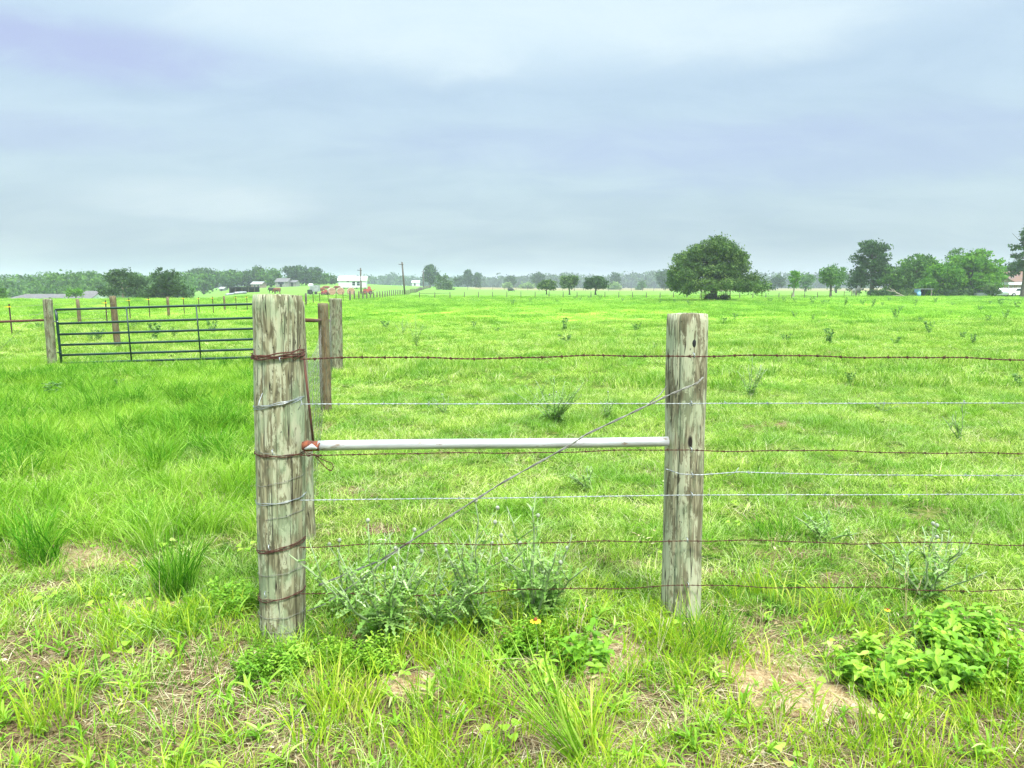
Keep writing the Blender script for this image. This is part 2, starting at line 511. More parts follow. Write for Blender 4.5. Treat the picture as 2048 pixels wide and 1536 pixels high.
def vnoise(x, y, sc, seed=0):
    """smooth value noise 0..1"""
    x = x * sc + seed * 13.7
    y = y * sc + seed * 7.3
    xi, yi = np.floor(x), np.floor(y)
    fx, fy = S(x - xi), S(y - yi)

    def h(a, b):
        q = np.sin(a * 127.1 + b * 311.7 + seed * 17.0) * 43758.5453
        return q - np.floor(q)
    return (h(xi, yi) * (1 - fx) + h(xi + 1, yi) * fx) * (1 - fy) + (h(xi, yi + 1) * (1 - fx) + h(xi + 1, yi + 1) * fx) * fy


def bare_at(x, y):
    v = np.zeros(np.shape(x))
    wob = 0.35 * np.sin(x * 9.1 + 2 * np.sin(y * 7)) + 0.35 * np.sin(y * 11.3 + 1.5 * np.sin(x * 8)) + 0.2 * np.sin(x * 23 + y * 17)
    for cx, cy, a, b, s in BARE:
        q = ((x - cx) / a) ** 2 + ((y - cy) / b) ** 2
        v = np.maximum(v, s * np.clip(1.4 - .95 * q - 0.8 * wob - .8 * (vnoise(x, y, 16, 77) - .5), 0, 1))
    return v


tt = np.linspace(-1, 1, 441)
xs = 2.6 * np.sinh(7.55 * tt)
ys = 4.0 + 2.6 * np.sinh(7.55 * tt)
ys = np.maximum(ys, -60 + 0.1 * (ys + 60) * (ys < -60) * 0) if False else ys
GX, GY = np.meshgrid(xs, ys)
GZ = H(GX, GY) * S((GY + 60) / 60.0)
micro = (vnoise(GX, GY, 5, 1) - .5) * 0.03 + (vnoise(GX, GY, 14, 2) - .5) * 0.012
GZ = GZ + micro * (1 - S((GY - 8) / 20)) * (np.abs(GX) < 40)
n = len(tt)
V = np.stack([GX.ravel(), GY.ravel(), GZ.ravel()], 1)
ii = (np.arange(n - 1)[:, None] * n + np.arange(n - 1)[None, :]).ravel()
F = np.stack([ii, ii + 1, ii + n + 1, ii + n], 1)
m, t = material('pasture_ground')
pos = t.n('ShaderNodeNewGeometry').outputs['Position']
bare = t.n('ShaderNodeAttribute', None, attribute_name='bare').outputs['Fac']
sp_ = t.n('ShaderNodeSeparateXYZ', {0: pos})
wy, wx = sp_.outputs[1], sp_.outputs[0]
n_big = t.noise(t.scalevec(pos, (0.02, 0.035, 0)), 1.0, 4.0, 0.6)
n_mid = t.noise(t.scalevec(pos, (0.30, 0.45, 0)), 1.0, 5.0, 0.62)
n_fine = t.noise(pos, 9.0, 6.0, 0.7)
n_tiny = t.noise(pos, 60.0, 4.0, 0.7)
g = t.mix(t.smooth(n_mid, 0.35, 0.62), (0.34, 0.52, 0.055), (0.19, 0.37, 0.035))
g = t.mix(t.math('MULTIPLY', t.smooth(n_big, 0.45, 0.65), 0.3), g, (0.38, 0.54, 0.10))
# thatch and soil between the nearer blades, colour darkened as shade in the gaps
shaded_thatch = t.mix(t.smooth(n_fine, 0.35, 0.65), (0.035, 0.08, 0.012), (0.19, 0.24, 0.05))
nearf = t.smooth(wy, 45.0, 16.0)
g = t.mix(nearf, g, shaded_thatch)
left = t.math('MULTIPLY', t.smooth(wx, -16.5, -19.0), t.smooth(wy, 24.0, 30.0))
g = t.mix(t.math('MULTIPLY', t.math('MULTIPLY', left, t.smooth(wy, 200.0, 120.0)), 0.6), g, (0.44, 0.50, 0.10))
g = t.mix(t.math('MULTIPLY', t.smooth(wy, 95.0, 140.0), 0.92), g, t.mix(n_mid, (0.17, 0.32, 0.06), (0.11, 0.24, 0.045)))  # far green darkened to stand in for the blade shade missing there
tanm = t.math('MULTIPLY', t.smooth(t.math('ADD', wy, t.math('MULTIPLY', n_big, 60.0)), 300.0, 335.0), t.smooth(t.math('ADD', wx, t.math('MULTIPLY', wy, 0.06)), -4.0, 6.0))
g = t.mix(tanm, g, t.mix(n_mid, (0.25, 0.21, 0.11), (0.20, 0.20, 0.09)))  # tan toned down as well, for shade that bladeless ground lacks
sand = t.mix(t.smooth(t.math('ADD', t.math('MULTIPLY', n_fine, 0.5), t.math('MULTIPLY', n_tiny, 0.5)), 0.38, 0.62), (0.26, 0.155, 0.07), (0.68, 0.50, 0.28))
litter = t.mix(t.smooth(n_tiny, 0.35, 0.65), (0.05, 0.03, 0.015), (0.34, 0.24, 0.13))
soil = t.mix(t.smooth(bare, 0.55, 0.95), litter, sand)
g = t.mix(t.math('MULTIPLY', t.smooth(t.math('ADD', bare, t.math('MULTIPLY', t.math('SUBTRACT', n_fine, 0.5), 1.3)), 0.05, 0.45), 1.0), g, soil)
hh = t.math('ADD', n_fine, t.math('MULTIPLY', n_tiny, 0.5))
bmp = t.n('ShaderNodeBump', {'Height': hh, 'Strength': 1.0, 'Distance': 0.05}).outputs[0]
out(t, t.n('ShaderNodeBsdfPrincipled', {'Base Color': g, 'Roughness': 1.0, 'Specular IOR Level': 0.0, 'Normal': bmp}).outputs[0])
M['ground'] = m
# verge litter: whole foreground strip a little strawy
bareV = bare_at(GX, GY)
verge = (1 - S((GY - 3.3) / .6)) * (0.30 + .25 * vnoise(GX, GY, 3.0, 5))
bareV = np.maximum(bareV, verge * (GY > 0.5))
me = np_mesh('ground', V, F, M['ground'], {'bare': bareV.ravel()}, smooth=True)
gr = link('ground', me)
tag(gr, 'bright green pasture with bare sandy patches near the fence', None, None, 'structure')


# ------------------------------------------------------------------ grass tufts
def blades(nb, rad, h0, h1, wd, lean=0.5, curl=0.6, nseg=3, tone=(0, 1), flat=0.0, seed=0, pw=0.5):
    """nb tapered bent blades in a disc; returns V, F, tone"""
    r = np.random.default_rng(seed)
    a = r.uniform(0, 2 * np.pi, nb)
    q = rad * r.uniform(0, 1, nb) ** pw
    bx, by = q * np.cos(a), q * np.sin(a)
    h = r.uniform(h0, h1, nb)
    da = a + r.normal(0, 1.2, nb)
    ln = lean * r.uniform(0.2, 1.0, nb)
    cu = curl * r.uniform(0.2, 1.2, nb)
    ww = wd * r.uniform(0.6, 1.3, nb)
    fa = da + r.uniform(-1.5, 1.5, nb)
    tn = r.uniform(tone[0], tone[1], nb)
    V, T = [], []
    for k in range(nseg + 1):
        s = k / nseg
        out_ = h * (ln * s + cu * s * s)
        up = h * (s * (1 - flat) - 0.45 * cu * s * s * s) + 0.002
        cx, cy = bx + np.cos(da) * out_, by + np.sin(da) * out_
        wk = ww * (1 - s) ** 0.7 * (0.75 + 0.6 * s) / 2 if k < nseg else ww * 0.02
        V.append(np.stack([cx - np.sin(fa) * wk, cy + np.cos(fa) * wk, up], 1))
        V.append(np.stack([cx + np.sin(fa) * wk, cy - np.cos(fa) * wk, up], 1))
        T += [tn, tn]
    V = np.stack(V, 1).reshape(-1, 3)
    T = np.stack(T, 1).ravel()
    m_ = 2 * (nseg + 1)
    b0 = np.arange(nb) * m_
    F = np.concatenate([np.stack([b0 + 2 * k, b0 + 2 * k + 1, b0 + 2 * k + 3, b0 + 2 * k + 2], 1) for k in range(nseg)])
    return V, F, T


def tuft_set(name, mat, specs):
    """an unlinked collection of tuft meshes used as geometry-node instances"""
    c = bpy.data.collections.new(name)
    for i, sp in enumerate(specs):
        parts = sp if isinstance(sp, list) else [sp]
        VV, FF, TT, o = [], [], [], 0
        for p_ in parts:
            V, F, T = p_
            VV.append(V); FF.append(F + o); TT.append(T); o += len(V)
        me = np_mesh(name, np.concatenate(VV), np.concatenate(FF), mat, {'tone': np.concatenate(TT)})
        c.objects.link(bpy.data.objects.new("%s_%02d" % (name, i), me))
    return c


def gn_scatter(name, pts, rot, scl, idx, col, label):
    """points mesh + geometry nodes: one stuff object"""
    me = bpy.data.meshes.new(name)
    me.vertices.add(len(pts))
    me.vertices.foreach_set('co', np.asarray(pts, np.float32).ravel())
    a = me.attributes.new('rot', 'FLOAT_VECTOR', 'POINT'); a.data.foreach_set('vector', np.asarray(rot, np.float32).ravel())
    a = me.attributes.new('scl', 'FLOAT_VECTOR', 'POINT'); a.data.foreach_set('vector', np.asarray(scl, np.float32).ravel())
    a = me.attributes.new('idx', 'INT', 'POINT'); a.data.foreach_set('value', np.asarray(idx, np.int32))
    o = link(name, me)
    ng = bpy.data.node_groups.new(name, 'GeometryNodeTree')
    ng.interface.new_socket('Geometry', in_out='INPUT', socket_type='NodeSocketGeometry')
    ng.interface.new_socket('Geometry', in_out='OUTPUT', socket_type='NodeSocketGeometry')
    N, L = ng.nodes, ng.links
    gi, go = N.new('NodeGroupInput'), N.new('NodeGroupOutput')
    ci = N.new('GeometryNodeCollectionInfo')
    ci.inputs['Collection'].default_value = col
    ci.inputs['Separate Children'].default_value = True
    ci.inputs['Reset Children'].default_value = True
    ip = N.new('GeometryNodeInstanceOnPoints')
    ip.inputs['Pick Instance'].default_value = True

    def attr(nm, ty):
        q = N.new('GeometryNodeInputNamedAttribute')
        q.data_type = ty
        q.inputs['Name'].default_value = nm
        return next(s for s in q.outputs if s.enabled and s.name == 'Attribute')
    e2r = N.new('FunctionNodeEulerToRotation')
    L.new(attr('rot', 'FLOAT_VECTOR'), e2r.inputs[0])
    L.new(gi.outputs[0], ip.inputs['Points'])
    L.new(ci.outputs[0], ip.inputs['Instance'])
    L.new(e2r.outputs[0], ip.inputs['Rotation'])
    L.new(attr('scl', 'FLOAT_VECTOR'), ip.inputs['Scale'])
    L.new(attr('idx', 'INT'), ip.inputs['Instance Index'])
    L.new(ip.outputs[0], go.inputs[0])
    md = o.modifiers.new('scatter', 'NODES')
    md.node_group = ng
    tag(o, label, None, None, 'stuff')
    return o


def sample(y0, y1, dens, margin=1.6, x0=None, x1=None):
    """uniform random ground points in the visible wedge between depths y0..y1"""
    wmax = 0.70 * y1 + margin
    nn = int(dens * 2 * wmax * (y1 - y0))
    x = rng.uniform(-wmax, wmax, nn)
    y = rng.uniform(y0, y1, nn)
    k = np.abs(x) < 0.70 * y + margin
    if x0 is not None: k &= x > x0
    if x1 is not None: k &= x < x1
    return x[k], y[k]


def scatter(name, x, y, smin, smax, col, ncol, label, tilt=0.12, zs=None, sink=0.0):
    nn = len(x)
    z = H(x, y) - sink
    rot = np.stack([rng.normal(0, tilt, nn), rng.normal(0, tilt, nn), rng.uniform(0, 6.283, nn)], 1)
    s = rng.uniform(smin, smax, nn)
    hs = s if zs is None else s * zs
    return gn_scatter(name, np.stack([x, y, z], 1), rot, np.stack([s, s, hs], 1), rng.integers(0, ncol, nn), col, label)


# corridor left of the corner posts: taller, lusher grass
def lane_x(y):
    """x of the receding woven fence"""
    return -0.30 - 0.245 * y


def lush_at(x, y):
    f = S((lane_x(y) - 0.05 - x) / 0.25) * S((y - 4.0 - 0.12 * np.sin(x * 3)) / 0.8) * (1 - S((y - 13.5) / 3.0))
    return f * (0.35 + 0.65 * S((vnoise(x, y, 0.9, 9) - .25) / .4))


T_short = tuft_set('short_tuft', M['grass_short'], [[blades(70, .13, .025, .075, .0045, .5, .9, 3, (0, .85), seed=i), blades(20, .14, .03, .10, .0032, .9, 1.2, 3, (.88, 1), seed=50 + i)] for i in range(6)])
T_mid = tuft_set('mid_tuft', M['grass_short'], [[blades(80, .24, .04, .11, .008, .6, .9, 2, (0, .9), seed=100 + i), blades(16, .24, .05, .13, .006, .9, 1.2, 2, (.9, 1), seed=150 + i)] for i in range(5)])
T_far = tuft_set('far_mat', M['grass_far'], [blades(240, .75, .03, .10, .035, .6, .9, 1, (0, 1), seed=200 + i) for i in range(5)])
T_lush = tuft_set('lush_tuft', M['grass_lush'], [blades(60, .10, .14, .30, .0065, .35, .75, 4, (0, .97), seed=300 + i) for i in range(6)])
T_dark = tuft_set('dark_tuft', M['clump_inst'], [blades(60, .09, .16, .32, .0075, .4, .7, 4, (0, 1), seed=350 + i) for i in range(5)])
T_verge = tuft_set('verge_tuft', M['grass_verge'], [blades(20, .05, .04, .15, .006, .4, .6, 4, (0, 1), seed=400 + i) for i in range(8)])
T_straw = tuft_set('straw_tuft', M['straw'], [blades(42, .12, .05, .17, .0034, 1.0, 1.1, 3, (0, 1), flat=.82, seed=500 + i) for i in range(6)])

# near pasture + verge
x, y = sample(2.2, 12.0, 85)
keep = rng.uniform(0, 1, len(x))
dens = 1.0 - 0.80 * np.clip(bare_at(x, y) * 1.3, 0, 1)
dens *= 0.22 + 0.78 * S((y - 3.1 - .5 * (vnoise(x, y, 1.5, 15) - .5)) / .9)
dens *= 0.6 + 0.55 * vnoise(x, y, 2.2, 3)
k = keep < dens
x, y = x[k], y[k]
hsc = 0.6 + 1.0 * S((vnoise(x, y, 1.1, 21) - .45) / .4) * vnoise(x, y, 3.3, 22) + .5 * vnoise(x, y, 4.5, 23)
scatter('pasture_grass', x, y, .8, 1.35, T_short, 6, 'short bright green pasture grass behind the wire fence', zs=hsc)
x, y = sample(12.0, 36.0, 17)
hsc = 0.6 + 1.2 * S((vnoise(x, y, .7, 31) - .4) / .4)
scatter('midfield_grass', x, y, .9, 1.5, T_mid, 5, 'short bright pasture grass in the middle of the field', zs=hsc)
x, y = sample(34.0, 130.0, 1.7, 4)
hsc = 0.5 + 1.3 * S((vnoise(x, y, .35, 41) - .4) / .4)
scatter('far_pasture_grass', x, y, .8, 1.4, T_far, 5, 'far bright green pasture running to the fence lines', zs=hsc)

# lush lane
x, y = sample(3.8, 17, 34, 1.6, None, -1.0)
k = rng.uniform(0, 1, len(x)) < lush_at(x, y) * (1 - .8 * np.clip(bare_at(x, y), 0, 1))
x, y = x[k], y[k]
hsc = 0.65 + 0.6 * vnoise(x, y, 1.3, 61)
scatter('tall_grass', x, y, .7, 1.15, T_lush, 6, 'tall lush grass in the lane left of the corner post', zs=hsc)
x, y = sample(4.2, 17, 26, 1.6, None, -1.0)
k = (rng.uniform(0, 1, len(x)) < lush_at(x, y)) & (vnoise(x, y, 1.1, 63) * .6 + vnoise(x, y, 3.1, 64) * .4 > .56)
x, y = x[k], y[k]
scatter('dark_tall_grass', x, y, .75, 1.3, T_dark, 5, 'darker taller grass clumps in the lane left of the corner post', zs=0.8 + 0.5 * vnoise(x, y, 2.0, 65))
# lusher clumps in the right pasture
x, y = sample(4.2, 26, 12)
k = (vnoise(x, y, .8, 71) * .6 + vnoise(x, y, 2.4, 72) * .4 > .62) & (x > lane_x(y) + .25)
x, y = x[k], y[k]
scatter('lush_pasture_grass', x, y, .3, .6, T_lush, 6, 'longer darker grass clumps in the near pasture')
# verge upright grass
x, y = sample(2.1, 4.3, 190, .9)
k = rng.uniform(0, 1, len(x)) < (1 - S((y - 3.5) / .7)) * (1 - .88 * np.clip(bare_at(x, y) * 1.2, 0, 1)) * (0.16 + 0.84 * S((vnoise(x, y, 2.6, 81) - .34) / .24))
x, y = x[k], y[k]
hsc = 0.7 + 0.8 * vnoise(x, y, 1.7, 82)
scatter('verge_grass', x, y, .6, 1.25, T_verge, 8, 'loose yellow green grass on the verge in front of the fence', zs=hsc, tilt=.2)
# straw litter
x, y = sample(2.1, 9.5, 95, 1.0)
pr = np.clip(.16 + bare_at(x, y) * .75 + .95 * (1 - S((y - 3.3) / .7)) * S((vnoise(x, y, 2.0, 91) - .3) / .3), 0, 1)
k = rng.uniform(0, 1, len(x)) < pr * .75
x, y = x[k], y[k]
scatter('dry_straw', x, y, .5, 1.2, T_straw, 6, 'dry straw litter lying on the sandy soil', tilt=.1, sink=-.004)


# ------------------------------------------------------------------ leafy bits
def leaf_quadstrip(base, d, up, length, width, droop=0.4, nseg=3, shape='ovate', lobes=0, r=None):
    """one leaf as a folded strip with a midrib; returns V, F"""
    d = Vector(d).normalized()
    side = d.cross(Vector(up)).normalized()
    nrm = side.cross(d).normalized()
    V, F = [], []
    for k in range(nseg + 1):
        s = k / nseg
        c = Vector(base) + d * (length * s) - Vector((0, 0, 1)) * (droop * length * s * s)
        if shape == 'ovate':
            wv = width * math.sin(math.pi * min(1, (s * 0.86 + 0.10))) ** 0.8
        elif shape == 'lance':
            wv = width * (1 - s) ** 0.6 * min(1, s * 5 + .35)
        else:
            wv = width * (1 - 0.7 * s) * (1.0 if k % 2 else 0.2)
        if k == nseg:
            wv = width * 0.03
        lift = nrm * (wv * 0.28)
        j = r.uniform(-.15, .15) * width if (r is not None and shape == 'thistle') else 0
        V += [c + side * wv * .5 + lift + d * j, c, c - side * wv * .5 + lift - d * j]
        if k:
            o = (k - 1) * 3
            F += [(o, o + 1, o + 4, o + 3), (o + 1, o + 2, o + 5, o + 4)]
    return V, F


class Leaves:
    def __init__(self):
        self.V, self.F, self.T = [], [], []

    def add(self, VF, tone):
        o = len(self.V)
        self.V += [tuple(v) for v in VF[0]]
        self.F += [tuple(i + o for i in f) for f in VF[1]]
        self.T += [tone] * len(VF[0])

    def arrays(self):
        return np.array(self.V), np.array(self.F), np.array(self.T)


def seedling(r, nl, hl, wd):
    """grass seedling with broad arching leaves on a short culm"""
    L = Leaves()
    for i in range(nl):
        a = r.uniform(0, 6.28)
        z0 = r.uniform(.0, hl * .35)
        el = r.uniform(.35, 1.25)
        d = (math.cos(a) * math.cos(el), math.sin(a) * math.cos(el), math.sin(el))
        L.add(leaf_quadstrip((0, 0, z0), d, (0, 0, 1.0) if el < 1.4 else (1, 0, 0), hl * r.uniform(.6, 1.1), wd * r.uniform(.7, 1.2), r.uniform(.2, .7), 4, 'lance'), r.uniform(.3, 1))
    return L.arrays()


def leafy_weed(r, ns, h, lw, ll):
    """several stems carrying opposite ovate leaves"""
    L = Leaves()
    for s in range(ns):
        a = r.uniform(0, 6.28)
        tilt = r.uniform(.1, .8)
        hh = h * r.uniform(.6, 1.1)
        bx, by = r.uniform(-.06, .06), r.uniform(-.06, .06)
        nn = max(4, int(hh / (ll * .45)))
        tone0 = r.uniform(0, .5)
        for i in range(nn):
            q = (i + .7) / nn
            c = Vector((bx + math.cos(a) * tilt * hh * q, by + math.sin(a) * tilt * hh * q, hh * q))
            for sd_ in (0, 1):
                la = a + math.pi * .5 + sd_ * math.pi + i * 1.3 + r.uniform(-.4, .4)
                el = r.uniform(-.1, .5)
                L.add(leaf_quadstrip(c, (math.cos(la) * math.cos(el), math.sin(la) * math.cos(el), math.sin(el)), (0, 0, 1), ll * r.uniform(.6, 1.15), lw * r.uniform(.7, 1.15), r.uniform(.1, .5), 3, 'ovate'),
                      min(1, tone0 + q * .35 + r.uniform(0, .15)))
        L.add(leaf_quadstrip((bx, by, 0), (math.cos(a) * tilt, math.sin(a) * tilt, 1), (1, 0, .1), hh * math.hypot(1, tilt), .005, 0, 1, 'lance'), .4)
    return L.arrays()


r_ = random.Random(5)
T_seed = tuft_set('seedling', M['broadleaf'], [seedling(r_, r_.randint(5, 9), .11, .014) for _ in range(7)])
T_weed = tuft_set('leafy_weed', M['broadleaf'], [leafy_weed(r_, 7, .15, .028, .05) for _ in range(5)])
T_fineweed = tuft_set('fine_weed', M['broadleaf'], [leafy_weed(r_, 12, .13, .011, .024) for _ in range(4)])


def coin(r):
    L = Leaves()
    for i in range(r.randint(2, 5)):
        a = r.uniform(0, 6.28)
        q = r.uniform(.01, .05)
        L.add(leaf_quadstrip((math.cos(a) * q, math.sin(a) * q, r.uniform(.015, .05)), (math.cos(a), math.sin(a), .1), (0, 0, 1), .035, .038, .1, 4, 'ovate'), r.uniform(.6, 1))
    return L.arrays()


T_coin = tuft_set('round_leaf', M['broadleaf'], [coin(r_) for _ in range(4)])

x, y = sample(2.1, 4.0, 60, .9)
k = rng.uniform(0, 1, len(x)) < (1 - S((y - 3.3) / .6)) * (1 - .6 * np.clip(bare_at(x, y), 0, 1))
scatter('grass_seedlings', x[k], y[k], .5, 1.25, T_seed, 7, 'yellow green broad bladed grass seedlings on the verge')
x, y = sample(2.1, 7.0, 7, .9)
k = rng.uniform(0, 1, len(x)) < (1 - .75 * S((y - 3.2) / 1.0))
scatter('round_leaf_seedlings', x[k], y[k], .6, 1.2, T_coin, 4, 'small pale round leaved seedlings among the straw')


def dead_leaf(r):
    L = Leaves()
    for i in range(r.randint(3, 7)):
        a = r.uniform(0, 6.28)
        q = r.uniform(.0, .10)
        L.add(leaf_quadstrip((math.cos(a) * q, math.sin(a) * q, r.uniform(.006, .02)), (math.cos(a * 3), math.sin(a * 3), r.uniform(-.1, .3)), (r.uniform(-.4, .4), r.uniform(-.4, .4), 1), r.uniform(.015, .045), r.uniform(.006, .016), .1, 4, 'ovate'), r.uniform(0, 1))
    return L.arrays()


def stalk(r):
    """thin dry culms ending in slim seed heads"""
    L = Leaves()
    for i in range(r.randint(2, 4)):
        a = r.uniform(0, 6.28)
        ln = r.uniform(.05, .35)
        h = r.uniform(.2, .36)
        d = Vector((math.cos(a) * ln, math.sin(a) * ln, 1)).normalized()
        L.add(leaf_quadstrip((0, 0, 0), d, (1, .2, .1), h, .0035, .05, 4, 'lance'), r.uniform(.3, .8))
        top = d * h * .8
        for k in range(5):
            b = r.uniform(0, 6.28)
            L.add(leaf_quadstrip(top + d * (k * .011), (d.x + math.cos(b) * .3, d.y + math.sin(b) * .3, d.z), (1, .1, .1), .02, .004, 0, 2, 'ovate'), r.uniform(.5, 1))
    return L.arrays()


T_dead = tuft_set('dead_leaf', M['straw'], [dead_leaf(r_) for _ in range(6)])
T_stalk = tuft_set('seed_stalk', M['straw'], [stalk(r_) for _ in range(6)])
x, y = sample(2.1, 6.5, 26, .9)
k = rng.uniform(0, 1, len(x)) < (.25 + .75 * (1 - S((y - 3.3) / .8))) * np.clip(.35 + bare_at(x, y), 0, 1)
scatter('dead_leaves', x[k], y[k], .6, 1.3, T_dead, 6, 'small dead leaves and chips scattered on the soil')
x, y = sample(2.2, 6.0, 5, .9)
k = rng.uniform(0, 1, len(x)) < (.3 + .7 * (1 - S((y - 3.4) / .8)))
scatter('seed_stalks', x[k], y[k], .6, 1.1, T_stalk, 6, 'thin dry grass stalks with seed heads along the verge')


def patch(name, spec, dens, col, nc, smin, smax, label):
    X, Y = [], []
    for px, py, a, b in spec:
        g = gp(px, py)
        nn = int(dens * math.pi * a * b)
        an, q = rng.uniform(0, 6.283, nn), rng.uniform(0, 1, nn) ** .6
        X.append(g.x + a * q * np.cos(an)); Y.append(g.y + b * q * np.sin(an))
    X, Y = np.concatenate(X), np.concatenate(Y)
    scatter(name, X, Y, smin, smax, col, nc, label, tilt=.2)


patch('leafy_weeds', [(1860, 1370, .40, .16), (2010, 1330, .30, .22), (1760, 1330, .16, .10), (1930, 1290, .3, .12), (1150, 1330, .16, .10), (1060, 1350, .12, .1), (1990, 1400, .2, .1)],
      72, T_weed, 5, .4, 1.1, 'bright leafy weed patch at the lower right')
patch('fine_leaved_weeds', [(590, 1340, .20, .12), (660, 1330, .14, .10), (520, 1350, .08, .08), (760, 1340, .15, .08), (480, 1220, .22, .12), (1100, 1300, .2, .1)],
      150, T_fineweed, 4, .55, 1.05, 'fine leaved bright weeds round the foot of the corner post')


# ------------------------------------------------------------------ fence posts
def post(name, base, top, radius, mat, parent, seed=0, cracks=3, seg=56, rings=48, sink=0.15, flat_top=True, taper=1.0, front_cracks=()):
    """a round timber: slightly oval, cracked, with a sawn top; base and top are world points"""
    r = random.Random(seed)
    base, top = Vector(base), Vector(top)
    ax = (top - base)
    ln = ax.length
    ax.normalize()
    lo = base - ax * sink
    L_ = ln + sink
    cr = [(r.uniform(0, 6.283), r.uniform(.0, .5), r.uniform(.5, 1.0), r.uniform(.05, .11)) for _ in range(cracks)]
    cr += [(a_, s0_, s1_, .16) for a_, s0_, s1_ in front_cracks]
    ph = [r.uniform(0, 6.28) for _ in range(6)]
    cwid = .085 if seg < 100 else .036
    vs, fs = [], []
    for i in range(rings + 1):
        s = i / rings
        rr = radius * (1 + (taper - 1) * (1 - s))
        rr *= 1 + .018 * math.sin(s * 7 + ph[0]) + .01 * math.sin(s * 19 + ph[1])
        if i == rings:
            rr *= .965
        for k in range(seg):
            a = 2 * math.pi * k / seg
            q = rr * (1 + .02 * math.cos(2 * a + ph[2] + s * .8) + .012 * math.cos(5 * a + ph[3] + s * 2.0) + .006 * math.cos(11 * a + ph[4] + 3 * s))
            for ca, s0, s1, dp in cr:
                if s0 <= s <= s1:
                    dd = (a - ca - (.12 if seg < 100 else .05) * math.sin(s * 6 + ca) + math.pi) % (2 * math.pi) - math.pi
                    if abs(dd) < cwid:
                        q *= 1 - dp * (1 - abs(dd) / cwid)
            zz_ = L_ * s + (r.uniform(-.003, .003) if i == rings else 0)
            vs.append((q * math.cos(a), q * math.sin(a), zz_))
    for i in range(rings):
        for k in range(seg):
            k2 = (k + 1) % seg
            fs.append((i * seg + k, i * seg + k2, (i + 1) * seg + k2, (i + 1) * seg + k))
    # sawn end, slightly domed
    o = rings * seg
    c = len(vs)
    for q in (.88, .45):
        for k in range(seg):
            v = vs[o + k]
            vs.append((v[0] * q, v[1] * q, L_ + .004 * (1 - q) * 2 + r.uniform(-.002, .002)))
    for k in range(seg):
        k2 = (k + 1) % seg
        fs.append((o + k, o + k2, c + k2, c + k))
        fs.append((c + k, c + k2, c + seg + k2, c + seg + k))
    fs.append(tuple(c + seg + k for k in range(seg)))
    mb = MB()
    mb.add(vs, fs, True)
    ob = mb.build(name, mat, parent)
    q = Vector((0, 0, 1)).rotation_difference(ax)
    ob.matrix_world = Matrix.Translation(lo) @ q.to_matrix().to_4x4()
    if parent is not None:
        ob.matrix_world = Matrix.Translation(lo) @ q.to_matrix().to_4x4()
        ob.matrix_parent_inverse = Matrix.Identity(4)
        ob.matrix_basis = parent.matrix_basis.inverted() @ Matrix.Translation(lo) @ q.to_matrix().to_4x4()
    ob['r'] = radius
    return ob, base, top


def on_axis(base, top, py):
    """height point of a post seen at pixel row py"""
    lo, hi = 0.0, 1.2
    for _ in range(30):
        m_ = (lo + hi) / 2
        p = base.lerp(top, m_) if m_ <= 1 else base + (top - base) * m_
        dep = p.y * CP + (CAMZ - p.z) * SP
        v = 768 - FPX * (-(p.y) * -SP * 1.0 + (p.z - CAMZ) * CP) / dep if False else 768 - FPX * (p.y * SP + (p.z - CAMZ) * CP) / dep
        if v > py:
            lo = m_
        else:
            hi = m_
    return base + (top - base) * ((lo + hi) / 2)


def front_point(base, top, rad, py, ang=-math.pi / 2, extra=0.0):
    """surface point of a post facing angle ang, at the row py of its front face"""
    c = on_axis(base, top, py)
    v = c - Vector((0, 0, rad * SP * 1.25 * 0))
    return v + Vector((math.cos(ang), math.sin(ang), 0)) * (rad + extra)


front = empty('barbed_wire_fence', (0, 3.5, 0), 0, 'near barbed wire fence of two thick weathered posts with a white metal brace pipe', 'fence')

bL = gp(567, 1296); tL = P(555, 592, bL.y + .10); RL = 49.0 / FPX * (bL.y * CP + .3)
bR = gp(1360, 1252); tR = P(1375, 630, bR.y + .10); RR = 39.5 / FPX * (bR.y * CP + .3)
for v_, r__ in ((bL, RL), (bR, RR), (tL, RL), (tR, RR)):
    v_.x *= (v_.y + r__) / v_.y
    v_.y += r__
postL, _, _ = post('corner_post', bL, tL, RL * .965, M['post_left'], front, 3, 5, taper=.93, seg=128, front_cracks=((-2.03, .55, 1.0), (-1.47, 0.05, .72), (-1.9, .1, .5), (-1.1, .6, .95)))
postL['label'] = 'thick cracked corner post wrapped in wire'
postR, _, _ = post('line_post', bR, tR, RR * .985, M['post_right'], front, 8, 3, taper=.96, seg=112, front_cracks=((-2.15, .0, 1.0), (-1.5, 0.0, .55), (-1.35, .5, .95)))
postR['label'] = 'weathered post with a dark knot hole near its top'
tL2, tR2 = tL, tR


def P_on_plane(px, py, A, B):
    """ray hit with the vertical plane through ground points A and B"""
    d = ray(px, py)
    nrm = Vector((B.y - A.y, -(B.x - A.x), 0))
    t_ = nrm.dot(Vector((A.x, A.y, 0)) - Vector((0, 0, 0))) / nrm.dot(Vector((d.x, d.y, 0)))
    return Vector((0, 0, CAMZ)) + d * t_


FA = bL + Vector((0, -RL - .006, 0))
FB = bR + Vector((0, -RR - .006, 0))


def sag_line(pix, n=60):
    """smooth world polyline on the fence front through pixels"""
    pts = [P_on_plane(a, b, FA, FB) for a, b in pix]
    res = []
    for i in range(len(pts) - 1):
        k_ = max(2, int((pts[i + 1] - pts[i]).length / .03))
        for j in range(k_):
            res.append(pts[i].lerp(pts[i + 1], j / k_))
    res.append(pts[-1])
    return res


